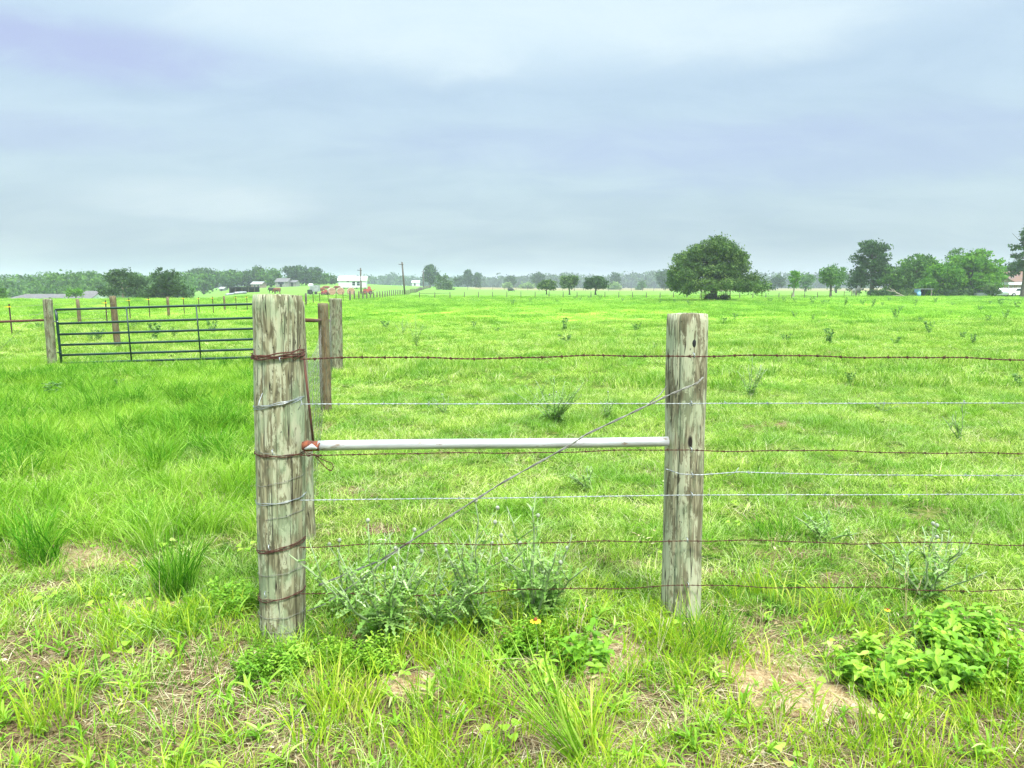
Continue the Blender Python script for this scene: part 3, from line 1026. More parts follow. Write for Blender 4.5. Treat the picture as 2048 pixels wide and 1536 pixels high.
def barbed(name, pix, mat, parent, wr=.0013, barb=.11, seed=0, tw=.05, jit=.0025, blen=.013, label=None):
    r = random.Random(seed)
    line = sag_line(pix)
    # gentle kinks
    cum = [0]
    for i in range(1, len(line)):
        cum.append(cum[-1] + (line[i] - line[i - 1]).length)
    tot = cum[-1]
    ph = [r.uniform(0, 6) for _ in range(4)]

    def pos_(s):
        s = max(0, min(tot, s))
        lo = 0
        import bisect
        i = min(len(cum) - 2, max(0, bisect.bisect_right(cum, s) - 1))
        f = (s - cum[i]) / max(1e-6, cum[i + 1] - cum[i])
        p = line[i].lerp(line[i + 1], f)
        return p + Vector((0, math.sin(s * 5 + ph[0]) * jit, math.sin(s * 7 + ph[1]) * jit + math.sin(s * 17 + ph[2]) * jit * .35))
    mb = MB()
    ns = int(tot / .008)
    for st in (0, math.pi):
        pts = []
        for i in range(ns + 1):
            s = tot * i / ns
            a = s / tw * 2 * math.pi + st
            pts.append(pos_(s) + Vector((0, math.cos(a), math.sin(a))) * wr * 1.05)
        mb.tube(pts, wr, 5)
    s = r.uniform(.02, barb)
    while s < tot:
        c = pos_(s)
        # coil of the barb round the line
        coil = []
        for i in range(13):
            a = i / 12 * 4 * math.pi
            coil.append(c + Vector(((i / 12 - .5) * .009, math.cos(a) * wr * 3, math.sin(a) * wr * 3)))
        mb.tube(coil, wr * .75, 4)
        for q in range(2 if r.random() < .35 else 4):
            a = r.uniform(0, 6.28)
            dv = Vector((r.uniform(-.5, .5), math.cos(a), math.sin(a))).normalized()
            mb.tube([c + dv * wr * 2, c + dv * blen * r.uniform(.8, 1.2)], [wr * .75, wr * .3], 4)
        s += barb * r.uniform(.85, 1.15)
    o = mb.build(name, mat, parent, -Vector(parent.location) if parent is not None else None)
    if label: o['label'] = label
    return o


XR = 2400
barbed('barbed_strand', [(600, 716), (900, 716), (1375, 711), (1700, 713), (2048, 719), (XR, 726)], M['rust'], front, .0020, .105, 1, jit=.004, label='thick rusty top strand')
barbed('barbed_strand', [(600, 808), (1375, 807), (2048, 806), (XR, 806)], M['galv_wire'], front, .0013, .20, 2, jit=.0005, label='silver second strand')
barbed('barbed_strand', [(600, 911), (680, 908), (900, 907), (1375, 900), (1700, 903), (2048, 908), (XR, 914)], M['rust'], front, .0015, .13, 3, jit=.0035, label='rusty strand under the pipe')
barbed('barbed_strand', [(1332, 938), (1360, 948), (1400, 950), (1480, 944), (1700, 950), (2048, 951), (XR, 952)], M['galv_wire'], front, .0013, .18, 4, jit=.0005, label='silver strand starting at the right post')
barbed('barbed_strand', [(600, 1000), (1000, 996), (1375, 990), (2048, 989), (XR, 989)], M['galv_wire'], front, .0013, .20, 5, jit=.0005, label='silver strand at knee height')
barbed('barbed_strand', [(600, 1092), (1000, 1087), (1375, 1081), (1700, 1085), (2048, 1089), (XR, 1094)], M['rust'], front, .0014, .14, 6, jit=.005, label='rusty strand second from the ground')
barbed('barbed_strand', [(600, 1190), (950, 1187), (1150, 1177), (1375, 1171), (1700, 1176), (2048, 1182), (XR, 1188)], M['rust'], front, .0014, .15, 7, jit=.006, label='lowest rusty strand')


def mtube(name, pts, rad, mat, parent, seg=8, label=None):
    mb = MB()
    for pl in (pts if isinstance(pts[0], (list, tuple)) and not isinstance(pts[0][0], (int, float)) else [pts]):
        mb.tube(pl, rad, seg)
    o = mb.build(name, mat, parent, -Vector(parent.location) if parent is not None else None)
    if label: o['label'] = label
    return o


# brace pipe between the posts
pA = P(604, 892, bL.y); pB = P(1336, 883, bR.y)
pp = [pA.lerp(pB, i / 24) + Vector((0, 0, .002 * math.sin(i * .26))) for i in range(25)]
pr = 9.6 / FPX * 3.7
pipe = mtube('brace_pipe', pp[1:], pr, M['galv_pipe'], front, 24, 'white galvanised pipe')
mb = MB()
mb.tube([pA, pA.lerp(pB, .012), pA.lerp(pB, .03), pA.lerp(pB, .045)], [pr * .8, pr * 1.12, pr * .95, pr * 1.02], 20)
mb.tube([P(612, 896, bL.y - .045), P(622, 899, bL.y - .05), P(634, 894, bL.y - .045), P(640, 886, bL.y - .04)], [.004, .010, .008, .002], 6)
rc = mb.build('rusted_end', M['rust_orange'], front, -Vector(front.location))
mb = MB()
mb.tube([P(610, 898, bL.y - .052), P(624, 893, bL.y - .058), P(634, 897, bL.y - .052)], [.004, .014, .004], 7)
mb.build('torn_tin', M['galv_pipe'], front, -Vector(front.location))

# twisted brace wire, doubled, from the right post head to the left post foot
br = [P_on_plane(a, b, FA, FB) for a, b in [(1412, 757), (1395, 767), (1340, 789), (1280, 818), (1170, 870), (1140, 890), (1000, 968), (860, 1058), (760, 1125), (700, 1152), (622, 1188)]]
for i, dpt in ((0, .05), (1, .01), (4, -.0), (5, -.004), (8, .03), (9, .05), (10, .09)):
    br[i].y += dpt
fine_pts = []
for i in range(len(br) - 1):
    for j in range(14):
        fine_pts.append(br[i].lerp(br[i + 1], j / 14))
strands = []
for st in (0, math.pi):
    strands.append([p + Vector((0, math.cos(i * .55 + st), math.sin(i * .55 + st))) * .0030 for i, p in enumerate(fine_pts)])
strands.append([P_on_plane(1300, 806, FA, FB) + Vector((0, .01, 0)), P_on_plane(1322, 792, FA, FB) + Vector((0, .03, 0)), P_on_plane(1342, 778, FA, FB) + Vector((0, .10, 0))])
strands.append([P_on_plane(800, 1098, FA, FB), P_on_plane(720, 1160, FA, FB), P_on_plane(650, 1208, FA, FB), P_on_plane(615, 1222, FA, FB)])
mtube('brace_wire', strands, .0026, M['dull_wire'], front, 6, 'diagonal twisted brace wire')


def wrap(base, top, rad, py, mat, parent, wr=.0016, n=1, tilt=0.05, seed=0, name='wire_wrap', a0=-math.pi, a1=0.0):
    """wire bent round the post, drooping on the near side"""
    r = random.Random(seed)
    mb = MB()
    c = on_axis(base, top, py)
    # the front of the band appears lower than its axis, so raise the axis point
    c = c + Vector((0, 0, rad * .14))
    for q in range(n):
        dz = (q - (n - 1) / 2) * wr * 2.6
        pts = []
        tl = tilt * (1 + .5 * r.uniform(-1, 1))
        for i in range(49):
            a = -math.pi - .2 + (math.pi + .4) * i / 48 if not (a0 < -3.3) else i / 48 * 2 * math.pi
            e = rad + wr * 1.2 + abs(math.sin(a * 5 + r.random() * .1)) * .0008
            pts.append(c + Vector((math.cos(a) * e, math.sin(a) * e, dz + tl * math.cos(a) * rad * 2 + .002 * math.sin(a * 7 + q * 2))))
        mb.tube(pts, wr, 5)
    return mb.build(name, mat, parent, -Vector(parent.location))


def pl(z):
    return RL * 1.03 * (1 - .10 * (1 - z))


for py, mt, wr, n_, tl, rr in [(716, 'rust', .0034, 3, .05, 1.03), (716, 'rust', .0022, 2, -.02, 1.035), (810, 'galv_wire', .0018, 3, .10, 1.0), (905, 'dull_wire', .0013, 1, -.06, .99), (909, 'rust', .0020, 2, -.02, .985),
                              (963, 'dull_wire', .0012, 1, .07, .975), (1001, 'galv_wire', .0016, 2, .05, .97), (1030, 'dull_wire', .0012, 1, .06, .965), (1092, 'rust', .0021, 3, .09, .955),
                              (1140, 'dull_wire', .0012, 1, .05, .94), (1188, 'rust', .0021, 2, .10, .94), (1224, 'dull_wire', .0012, 1, .03, .93), (1252, 'dull_wire', .0011, 1, -.02, .93)]:
    wrap(bL, tL2, RL * .965 * (1 - (1 - rr) * .8), py, M[mt], front, wr, n_, tl, py)
# tails of tie wire at the corner post
def bits(name, lst, mat, rad, parent=front):
    for pts in lst:
        mb = MB()
        mb.tube([P_on_plane(a, b, FA, FB) + Vector((0, c, 0)) for a, b, c in pts], rad, 5)
        mb.build(name, mat, parent, -Vector(parent.location))


bits('tie_wire', [[(500, 700, .05), (506, 712, .03), (514, 720, .01)], [(586, 705, .0), (598, 698, .0), (601, 690, .0)], [(560, 712, -.01), (580, 708, -.012), (598, 700, .0), (606, 702, .02)], [(582, 714, -.004), (590, 720, -.006), (600, 712, 0), (606, 706, .01)]], M['rust'], .0020)
bits('hook_wire', [[(614, 905, .0), (632, 910, -.01), (642, 916, -.01), (654, 922, -.005), (664, 926, 0), (667, 934, .0), (663, 942, 0), (657, 940, 0)], [(632, 912, -.01), (645, 928, 0), (655, 938, 0), (663, 941, 0)],
                   [(610, 904, 0), (618, 912, -.01), (630, 906, -.015), (640, 913, -.01)]], M['rust'], .0022)
bits('wire_tail', [[(582, 808, -.01), (592, 803, -.006), (604, 797, .0)], [(516, 790, .06), (511, 806, .05), (514, 812, .02)], [(596, 820, .0), (604, 806, .0), (600, 800, .01)], [(1454, 952, 0), (1470, 944, -.005), (1476, 934, -.01)],
                   [(596, 1000, .0), (606, 990, .0), (612, 985, .01)]], M['galv_wire'], .0016)
# staples
for o_, lst, b_, t_, r0 in ((postL, [(538, 1096), (545, 905), (560, 720), (530, 1190)], bL, tL2, RL), (postR, [(1388, 711), (1383, 807), (1383, 900), (1385, 951), (1384, 990), (1375, 1081), (1377, 1171)], bR, tR2, RR)):
    for px, py in lst:
        mb = MB()
        c = P_on_plane(px, py, FA, FB) + Vector((0, -.004, 0))
        mb.tube([c + Vector((-.003, .02, .011)), c + Vector((-.001, 0, .010)), c + Vector((.001, -.003, 0)), c + Vector((.002, 0, -.010)), c + Vector((.001, .02, -.011))], .0022, 5)
        st = mb.build('staple', M['galv_wire'], front, -Vector(front.location))
# knot hole near the head of the right post
mb = MB()
kc = P_on_plane(1389, 687, FA, FB)
ring = []
for i in range(12):
    a = i / 12 * 2 * math.pi
    ring.append(kc + Vector((math.cos(a) * .009, .004 + .002 * math.cos(2 * a), math.sin(a) * .019)))
mb.add(ring + [kc + Vector((0, -.002, 0))], [(i, (i + 1) % 12, 12) for i in range(12)], True)
mb.build('knot_hole', M['dark'], front, -Vector(front.location))

# ------------------------------------------------------------------ receding woven wire fence
b2 = gp(611, 1078); b3 = gp(653, 824); b4 = gp(673, 741)
wov = empty('woven_wire_fence', (b3.x, b3.y, 0), 0, 'woven wire fence running away behind the thick corner post', 'fence')
r2, r3, r4 = 31 / FPX * b2.y, 10.5 / FPX * b3.y, 12.5 / FPX * b4.y
t2 = P(576, 604, b2.y); t3 = P(646, 607, b3.y); t4 = P(671, 597, b4.y)
p2, _, _ = post('fence_post', b2 - Vector((8 / FPX * b2.y, 0, 0)) * 1.2, t2, r2, M['post_left'], wov, 21, 3)
p2['label'] = 'leaning grey post close behind the corner post'
p3, _, _ = post('fence_post', b3, t3, r3, M['post_brown'], wov, 22, 2)
p3['label'] = 'slim pinkish brown leaning post'
p4, _, _ = post('fence_post', b4, t4, r4, M['post_grey'], wov, 23, 5)
p4['label'] = 'stout grey mossy post with a split top'
mb = MB()
mb.tube([P(604, 640, b2.y + .3), P(630, 641, b3.y - 1.5), P(660, 641, b4.y)], [.014, .02, .022], 12)
mb.build('brace_pipe', M['rust_pipe'], wov, -Vector(wov.location))
mb = MB()
mb.tube([P(606, 700, b2.y - .08), P(617, 800, b2.y - .09), P(627, 888, b2.y - .10)], .008, 8)
mb.build('metal_rod', M['rust_pipe'], wov, -Vector(wov.location))


def woven(A0, A1, z0, z1, hs, vs, parent, seed=0):
    r = random.Random(seed)
    mb = MB()
    L_ = (A1 - A0).length
    nh = int((z1 - z0) / hs)
    for i in range(nh + 1):
        z = z0 + (z1 - z0) * i / nh
        pts = []
        for k in range(int(L_ / .12) + 1):
            q = k * .12 / L_
            p = A0.lerp(A1, min(1, q))
            zb = float(H(p.x, p.y))
            pts.append(Vector((p.x + .006 * math.sin(k * 1.1 + i), p.y, zb + z + .007 * math.sin(k * 1.3 + i * 2) - .05 * math.sin(q * 3.14) * (1 if i > nh / 2 else .4))))
        mb.tube(pts, .0012, 4)
    nv = int(L_ / vs)
    for k in range(nv + 1):
        p = A0.lerp(A1, k / nv)
        zb = float(H(p.x, p.y))
        q = k / nv
        mb.tube([(p.x, p.y, zb + z0), (p.x + .008 * r.uniform(-1, 1), p.y, zb + (z0 + z1) / 2), (p.x, p.y, zb + z1 - .05 * math.sin(q * 3.14))], .0009, 4)
    return mb.build('wire_mesh', M['dull_wire'], parent, -Vector(parent.location))


woven(Vector((b2.x + r2 * .4, b2.y, 0)), Vector((b3.x - .02, b3.y - r3, 0)), .06, 1.12, .115, .15, wov, 1)
woven(Vector((b3.x + .02, b3.y - r3, 0)), Vector((b4.x - .05, b4.y - r4, 0)), .06, 1.12, .115, .15, wov, 2)

# ------------------------------------------------------------------ gate
GYd = 15.6
bG = at(105, GYd + .1)
gpost = empty('gate_post', bG, 0, 'pale grey lichened gate post holding the green gate, with a rusty rail to its left', 'post')
post('post', bG, P(95, 598, GYd + .1), 8.7 / FPX * GYd, M['post_grey'], gpost, 31, 3)
mtube('rail', [P(-260, 650, GYd + .2), P(0, 643.5, GYd + .2), P(90, 640, GYd + .2)], .024, M['rust_pipe'], gpost, 10)
mtube('tie_wire', [[P(84, 622, GYd), P(40, 662, GYd + .1), P(0, 698, GYd + .1), P(-60, 750, GYd + .1)]], .003, M['dull_wire'], gpost, 5)

gate = empty('farm_gate', at(300, GYd), 0, 'dark green tubular six rail metal gate left of the corner post', 'gate')
xl0, xl1 = 111.5, 123


def gxy(f, g_):
    """f along the gate 0..1, g_ down 0..1, as a world point"""
    px0 = xl0 + (xl1 - xl0) * g_
    px1 = 584 + 8 * g_
    yl = 619.5 + (726.5 - 619.5) * g_
    yr = 606.0 + (712.0 - 606.0) * g_
    return P(px0 + (px1 - px0) * f, yl + (yr - yl) * f, GYd - .55 * f)


rails = [0, .26, .462, .66, .85, 1.0]
for g_ in rails:
    mtube('rail', [gxy(i / 6, g_) for i in range(7)], .0235, M['green_paint'], gate, 10)
for f in (0, 1):
    mtube('stile', [gxy(f, g_ / 5) for g_ in range(6)], .027, M['green_paint'], gate, 10)
for f in (.302, .597, .895):
    mtube('brace_bar', [gxy(f, 0) + Vector((0, -.03, 0)), gxy(f, 1) + Vector((0, -.03, 0))], .015, M['green_paint'], gate, 8)
for g_ in (.22, .80):
    c = gxy(0, g_)
    mtube('hinge', [c + Vector((-.10, .06, 0)), c + Vector((-.02, 0, 0)), c + Vector((.03, -.02, 0))], .013, M['galv_wire'] if g_ < .5 else M['green_paint'], gate, 8)

# posts beyond the gate
bb = gp(236, 699)
lone = empty('wooden_post', bb, 0, 'brownish leaning wooden post seen through the left part of the green gate', 'post')
post('post', bb, P(225, 592, bb.y), 6.2 / FPX * bb.y, M['post_brown'], lone, 41, 3, seg=24, rings=16)
mtube('wire', [[P(236 - 6, 620, bb.y), P(120, 640, bb.y + .2)], [P(236 - 6, 607, bb.y - .1), P(110, 611, bb.y)]], .003, M['dull_wire'], lone, 4)

# ------------------------------------------------------------------ long receding fence of steel posts
tfence = empty('steel_post_fence', (-17, 50, 0), 0, 'long fence of dark steel posts with yellow insulators running far into the distance', 'fence')


def tpost_mesh(h=1.35, s=1.0):
    mb = MB()
    mb.box((0, 0, h / 2 - .1), (.045 * s, .012, h + .2))
    mb.box((0, .018, h / 2 - .1), (.012, .036, h + .2))
    me_o = mb.build('fence_post', M['tpost'], None)
    me = me_o.data
    bpy.data.objects.remove(me_o)
    return me


def insulator_mesh():
    mb = MB()
    mb.box((0, -.02, 0), (.11, .05, .045))
    mb.box((-.09, -.03, 0), (.09, .02, .02))
    o = mb.build('insulator', M['yellow_plastic'], None)
    me = o.data
    bpy.data.objects.remove(o)
    return me


TPM, INM = tpost_mesh(), insulator_mesh()


def wpost_mesh(h=1.5, r=.075):
    mb = MB()
    mb.tube([(0, 0, -.2), (0, 0, .3), (.01, 0, h * .7), (0, 0, h)], [r, r, r * .95, r * .92], 12)
    o = mb.build('fence_post', M['post_brown'], None)
    me = o.data
    bpy.data.objects.remove(o)
    return me


WPM = wpost_mesh()
DPM = WPM.copy()
DPM.materials.clear()
DPM.materials.append(M['pole'])


def add_tpost(p, parent, me=TPM, ins=True, tilt=0.0, sc=(1, 1, 1)):
    o = link('fence_post', me, parent, Vector(p) - Vector(parent.location))
    o.rotation_euler = (0, tilt, 0)
    o.scale = sc
    if ins:
        q = link('insulator', INM, o, (0, 0, 1.22))
    return o


explicit = [(24, 668, 't'), (160, 651, 'w'), (215, 652, 't'), (261, 641, 't'), (300, 637, 't'), (338, 634, 'w'), (369, 630, 't'), (399, 628, 't'), (427, 626.5, 't'), (450, 622.5, 'w'), (473, 622, 't'), (495, 621, 't')]
last = None
fpts = []
for px, py, k_ in explicit:
    p = gp(px, py)
    if k_ == 'w':
        o = add_tpost(p, tfence, WPM, False, -.03, (1, 1, .72))
        o['label'] = 'round brown wooden fence post'
    else:
        add_tpost(p, tfence, TPM, True, -.015, (1, 1, .77))
    fpts.append(p)
    last = p
# further along, to the corner far away
anch = [last, at(560, 57), at(640, 72), at(700, 84), at(760, 108), at(808, 145), at(845, 250), at(862, 330)]
cnt = 0
for i in range(len(anch) - 1):
    A, B = anch[i], anch[i + 1]
    L_ = (B - A).length
    nn = max(1, int(L_ / (3.0 if i < 5 else 4.5)))
    for j in range(1, nn + 1):
        p = A.lerp(B, j / nn)
        p.z = float(H(p.x, p.y))
        big = cnt % 6 == 3
        add_tpost(p, tfence, DPM if (big or i > 2) else TPM, (not big) and i < 1, rng.uniform(-.03, .03), (1.1, 1.1, .70) if i > 2 else (1.3, 1.3, .75))
        fpts.append(p)
        cnt += 1
mb = MB()
for hh in (.3, .6, .93):
    mb.tube([p + Vector((0, -.03, hh)) for p in fpts], [.004 + p.y * .00003 for p in fpts], 4)
mb.build('wire', M['dull_wire'], tfence, -Vector(tfence.location))


def small_fence(label, ends, spacing, h, mat_me, every=0, name='cross_fence', wires=(.4, 1.0), wr=.006, brace=None):
    g0 = ends[0]
    f = empty(name, (g0.x, g0.y, 0), 0, label, 'fence')
    pts = []
    for A, B in zip(ends[:-1], ends[1:]):
        nn = max(1, round((B - A).length / spacing))
        for j in range(nn + 1):
            if j == 0 and pts: continue
            p = A.lerp(B, j / nn)
            p.z = float(H(p.x, p.y))
            pts.append(p)
    for i, p in enumerate(pts):
        big = every and i % every == 0
        add_tpost(p, f, WPM if big else mat_me, False, rng.uniform(-.03, .03), (.75, .75, h / (1.5 if (big or mat_me is not TPM) else 1.35)))
    mb = MB()
    for q in wires:
        mb.tube([p + Vector((0, -.02, h * q * .9)) for p in pts], wr, 4)
    mb.build('wire', M['dull_wire'], f, -Vector(f.location))
    if brace:
        for i, j in brace:
            A, B = pts[i], pts[j]
            mtube('brace_rail', [A + Vector((0, 0, h * .8)), B + Vector((0, 0, h * .8))], .03, M['pole'], f, 6)
    return f


small_fence('low fence of thin dark posts crossing the middle distance, starting with three braced posts', [at(839, 103), at(900, 103), at(1320, 105), at(1660, 108)], 1.9, .9, DPM, 0, brace=[(0, 1), (1, 2)])
small_fence('short dark braced fence posts just left of the tall pine by the junk yard', [at(1688, 122), at(1703, 122), at(1712, 122)], 1.3, 1.0, WPM, 1, brace=[(0, 1)])
small_fence('far thin fence along the edge of the tan hayfield', [at(860, 255), at(985, 255), at(1330, 262)], 4.0, 1.3, DPM, 0)


# ------------------------------------------------------------------ trees
def crown_mesh(name, lobes, leaf, per_m2, mat, seed=0, clump=.45, sub=14, fill=.35, droop=0.0, aspect=1.0):
    """leaf clumps spread through a union of ellipsoids (cx,cy,cz,rx,ry,rz), gaps left between the clumps"""
    r = np.random.default_rng(seed)
    C = []
    for cx, cy, cz, rx, ry, rz in lobes:
        area = 4 * math.pi * ((rx * ry) ** 1.6 / 3 + (rx * rz) ** 1.6 / 3 + (ry * rz) ** 1.6 / 3) ** (1 / 1.6)
        nn = max(6, int(area * per_m2))
        d = r.normal(size=(nn, 3))
        d /= np.linalg.norm(d, axis=1)[:, None]
        rad = np.where(r.uniform(size=nn) < fill, r.uniform(.2, .8, nn), r.uniform(.78, 1.06, nn))
        C.append(np.array([cx, cy, cz]) + d * rad[:, None] * np.array([rx, ry, rz]))
    C = np.concatenate(C)
    nC = len(C)
    ct = r.uniform(0, .72, nC)
    cs = clump * r.uniform(.5, 1.35, nC)
    idx = np.repeat(np.arange(nC), sub)
    off = r.normal(size=(nC * sub, 3)) * np.array([.5, .5, .34]) * cs[idx][:, None]
    Q = C[idx] + off
    tone = np.clip(ct[idx] + r.uniform(0, .28, len(idx)), 0, 1)
    a = r.normal(size=(len(Q), 3)); a /= np.linalg.norm(a, axis=1)[:, None]
    b = r.normal(size=(len(Q), 3)); b -= a * np.sum(a * b, 1)[:, None]; b /= np.linalg.norm(b, axis=1)[:, None]
    s = leaf * r.uniform(.5, 1.2, len(Q))[:, None]
    a = a * s * aspect
    b = b * s * .6
    V = np.stack([Q - a, Q + b * .8, Q + a, Q - b], 1).reshape(-1, 3)
    F = np.arange(len(V)).reshape(-1, 4)
    return np_mesh(name, V, F, mat, {'tone': np.repeat(tone, 4)})


def trunk_mesh(name, h, r0, targets, mat, seed=0, lean=(0, 0), fork=0.35):
    r = random.Random(seed)
    mb = MB()
    top = Vector((lean[0] * h, lean[1] * h, h))
    pts = [Vector((0, 0, -.3))] + [top * (i / 6) + Vector((r.uniform(-.04, .04), r.uniform(-.04, .04), 0)) * h * .3 for i in range(0, 7)]
    rr = [r0 * 1.35, r0 * 1.25] + [r0 * (1 - .75 * i / 6) for i in range(1, 7)]
    mb.tube(pts, rr, 9)
    for tg in targets:
        q = r.uniform(fork, .92)
        s = top * q
        e = Vector(tg)
        mid = s.lerp(e, .5) + Vector((r.uniform(-.1, .1), r.uniform(-.1, .1), .12)) * (e - s).length
        rb = r0 * (1 - .75 * q) * .62
        mb.tube([s, s.lerp(mid, .6), mid, mid.lerp(e, .6), e], [rb, rb * .8, rb * .6, rb * .4, rb * .15], 6)
        for _ in range(2):
            e2 = e + Vector((r.uniform(-1, 1), r.uniform(-1, 1), r.uniform(-.2, .8))) * (e - s).length * .35
            mb.tube([mid, mid.lerp(e2, .5), e2], [rb * .4, rb * .28, rb * .08], 5)
    o = mb.build(name, mat, None)
    me = o.data
    bpy.data.objects.remove(o)
    return me


def auto_lobes(wd, ht, base, style, seed):
    """lobes for a crown wd wide, from height base to ht"""
    r = random.Random(seed)
    L_ = []
    ch = ht - base
    if style == 'round':
        L_.append((0, 0, base + ch * .48, wd * .40, wd * .36, ch * .44))
        for i in range(9):
            a = r.uniform(0, 6.28)
            q = r.uniform(.22, .36) * wd
            s = r.uniform(.13, .2) * wd
            z = base + ch * r.uniform(.3, .78)
            L_.append((math.cos(a) * q, math.sin(a) * q * .8, z, s, s, min(s * .85, ch * .3)))
    elif style == 'spread':
        for i in range(16):
            a = r.uniform(0, 6.28)
            q = (i / 16) ** .7 * wd * .38
            s = r.uniform(.14, .2) * wd
            z = base + ch * (.36 + .42 * (1 - (q / (wd * .42)) ** 2) * r.uniform(.4, 1.1))
            L_.append((math.cos(a) * q, math.sin(a) * q * .9, z, s, s, min(s * .62, ch * .34)))
        for i in range(10):
            a = i * .628 + r.uniform(-.2, .2)
            L_.append((math.cos(a) * wd * .37, math.sin(a) * wd * .34, base + ch * r.uniform(.18, .3), wd * .12, wd * .12, ch * .17))
    elif style == 'pine':
        for i in range(15):
            z = base + ch * (i / 15) ** .9 * .9
            f = math.sin(math.pi * min(1, .22 + .72 * (i / 15)))
            a = i * 2.4 + r.uniform(-.4, .4)
            q = wd * .30 * f * r.uniform(.5, 1.15)
            s = wd * r.uniform(.13, .21) * (0.7 + .4 * f)
            L_.append((math.cos(a) * q, math.sin(a) * q, z, s, s, s * .42))
        for i in range(4):
            L_.append((r.uniform(-.16, .16) * wd, r.uniform(-.1, .1) * wd, ht - ch * .10 * (1 + i * .5), wd * .19, wd * .19, ch * .08))
    elif style == 'clump':
        n_ = 12
        for i in range(n_):
            q = r.uniform(-.42, .42) * wd
            k_ = 1 - (abs(q) / (wd * .5)) ** 2.2
            s = r.uniform(.14, .22) * wd
            hh = base + ch * r.uniform(.15, .82) * k_
            L_.append((q * .92, r.uniform(-.3, .3) * wd * .6, hh, s, s, min(s * .8, ch * .25)))
    return L_


TREES = []


def tree(name, px, top, base_y, wpx, Y, style, mat, label, cat='tree', base_h=None, leaf=None, dens=None, trunk=None, group=None, seed=None, clump=None, lobes=None, bark='bark', dxp=0, sub=14, fill=.35, scale_h=1.0):
    """tree centred on column px, top row top, crown wpx wide in pixels, standing at depth Y"""
    seed = seed if seed is not None else int(px * 7 + Y)
    g = at(px, Y)
    topz = P(px, top, Y).z - g.z
    wd = wpx / FPX * (Y * CP)
    bh = base_h if base_h is not None else 0.12
    bz = topz * bh
    e = empty(name, g, 0, label, cat, group)
    pxm = Y / FPX * 2          # size of one render pixel there
    lf = leaf or max(.10, pxm * 1.15)
    dn = dens or min(6.0, .55 / (pxm * pxm) / 6)
    lb = lobes(wd, topz, bz) if lobes else auto_lobes(wd, topz, bz, style, seed)
    me = crown_mesh('crown', lb, lf, dn, mat, seed, clump or max(.30, lf * 2.3), sub, fill)
    link('crown', me, e)
    tg = [(a * .8, b * .8, c * .95) for a, b, c, *_ in lb[:: max(1, len(lb) // 7)]]
    tm = trunk_mesh('trunk', topz * .72 if style != 'clump' else topz * .5, trunk or max(.09, wd * .03), tg, M[bark], seed)
    link('trunk', tm, e)
    TREES.append(e)
    return e


# the big lone tree
def big_lobes(wd, ht, bz):
    r = random.Random(4)
    L_ = []
    sil = [(-.50, .34), (-.47, .55), (-.41, .76), (-.31, .82), (-.2, .90), (-.08, 1.0), (.02, 1.03), (.12, .96), (.22, .86), (.32, .76), (.41, .60), (.49, .40)]
    for u, v in sil:
        L_.append((u * wd * .91, r.uniform(-.12, .12) * wd, ht * v * .87, wd * .085, wd * .12, ht * .10))
        for k_ in range(3):
            q = r.uniform(.35, .9)
            L_.append((u * wd * r.uniform(.6, .9), r.uniform(-.34, .34) * wd, bz + (ht * v * .88 - bz) * q, wd * r.uniform(.08, .13), wd * .12, ht * r.uniform(.08, .13)))
    for u, v in ((-.2, .72), (-.05, .8), (.1, .76), (.22, .66), (-.3, .6), (.02, .6)):
        L_.append((u * wd, r.uniform(-.15, .05) * wd, ht * v, wd * .13, wd * .13, ht * .14))
    for i in range(13):
        a = i / 13 * 6.283
        L_.append((math.cos(a) * wd * .38, math.sin(a) * wd * .34, bz + ht * .10, wd * .12, wd * .12, ht * .085))
    return L_


big = tree('oak_tree', 1426, 472, 602, 170, 83, 'spread', M['oak'], 'large solitary bushy tree standing in the field behind the right post', base_h=.15, leaf=.13, dens=4.2, clump=.44, sub=20, lobes=big_lobes, trunk=.42, fill=.4)

G3 = 'row of small round trees in the middle distance'
tree('round_tree', 1093, 558, 589, 36, 150, 'spread', M['oak'], 'smallest of the three small round field trees, the left one', base_h=.32, trunk=.14, dens=3.0, leaf=.2)
tree('round_tree', 1139, 550, 592, 39, 148, 'round', M['oak'], 'middle of the three small round field trees, tall and egg shaped', base_h=.26, trunk=.17, dens=3.0, leaf=.2)
tree('round_tree', 1191, 551, 590, 50, 150, 'spread', M['dark_tree'], 'widest of the three small field trees, dark with a forked trunk', base_h=.30, trunk=.19, dens=3.0, leaf=.2)

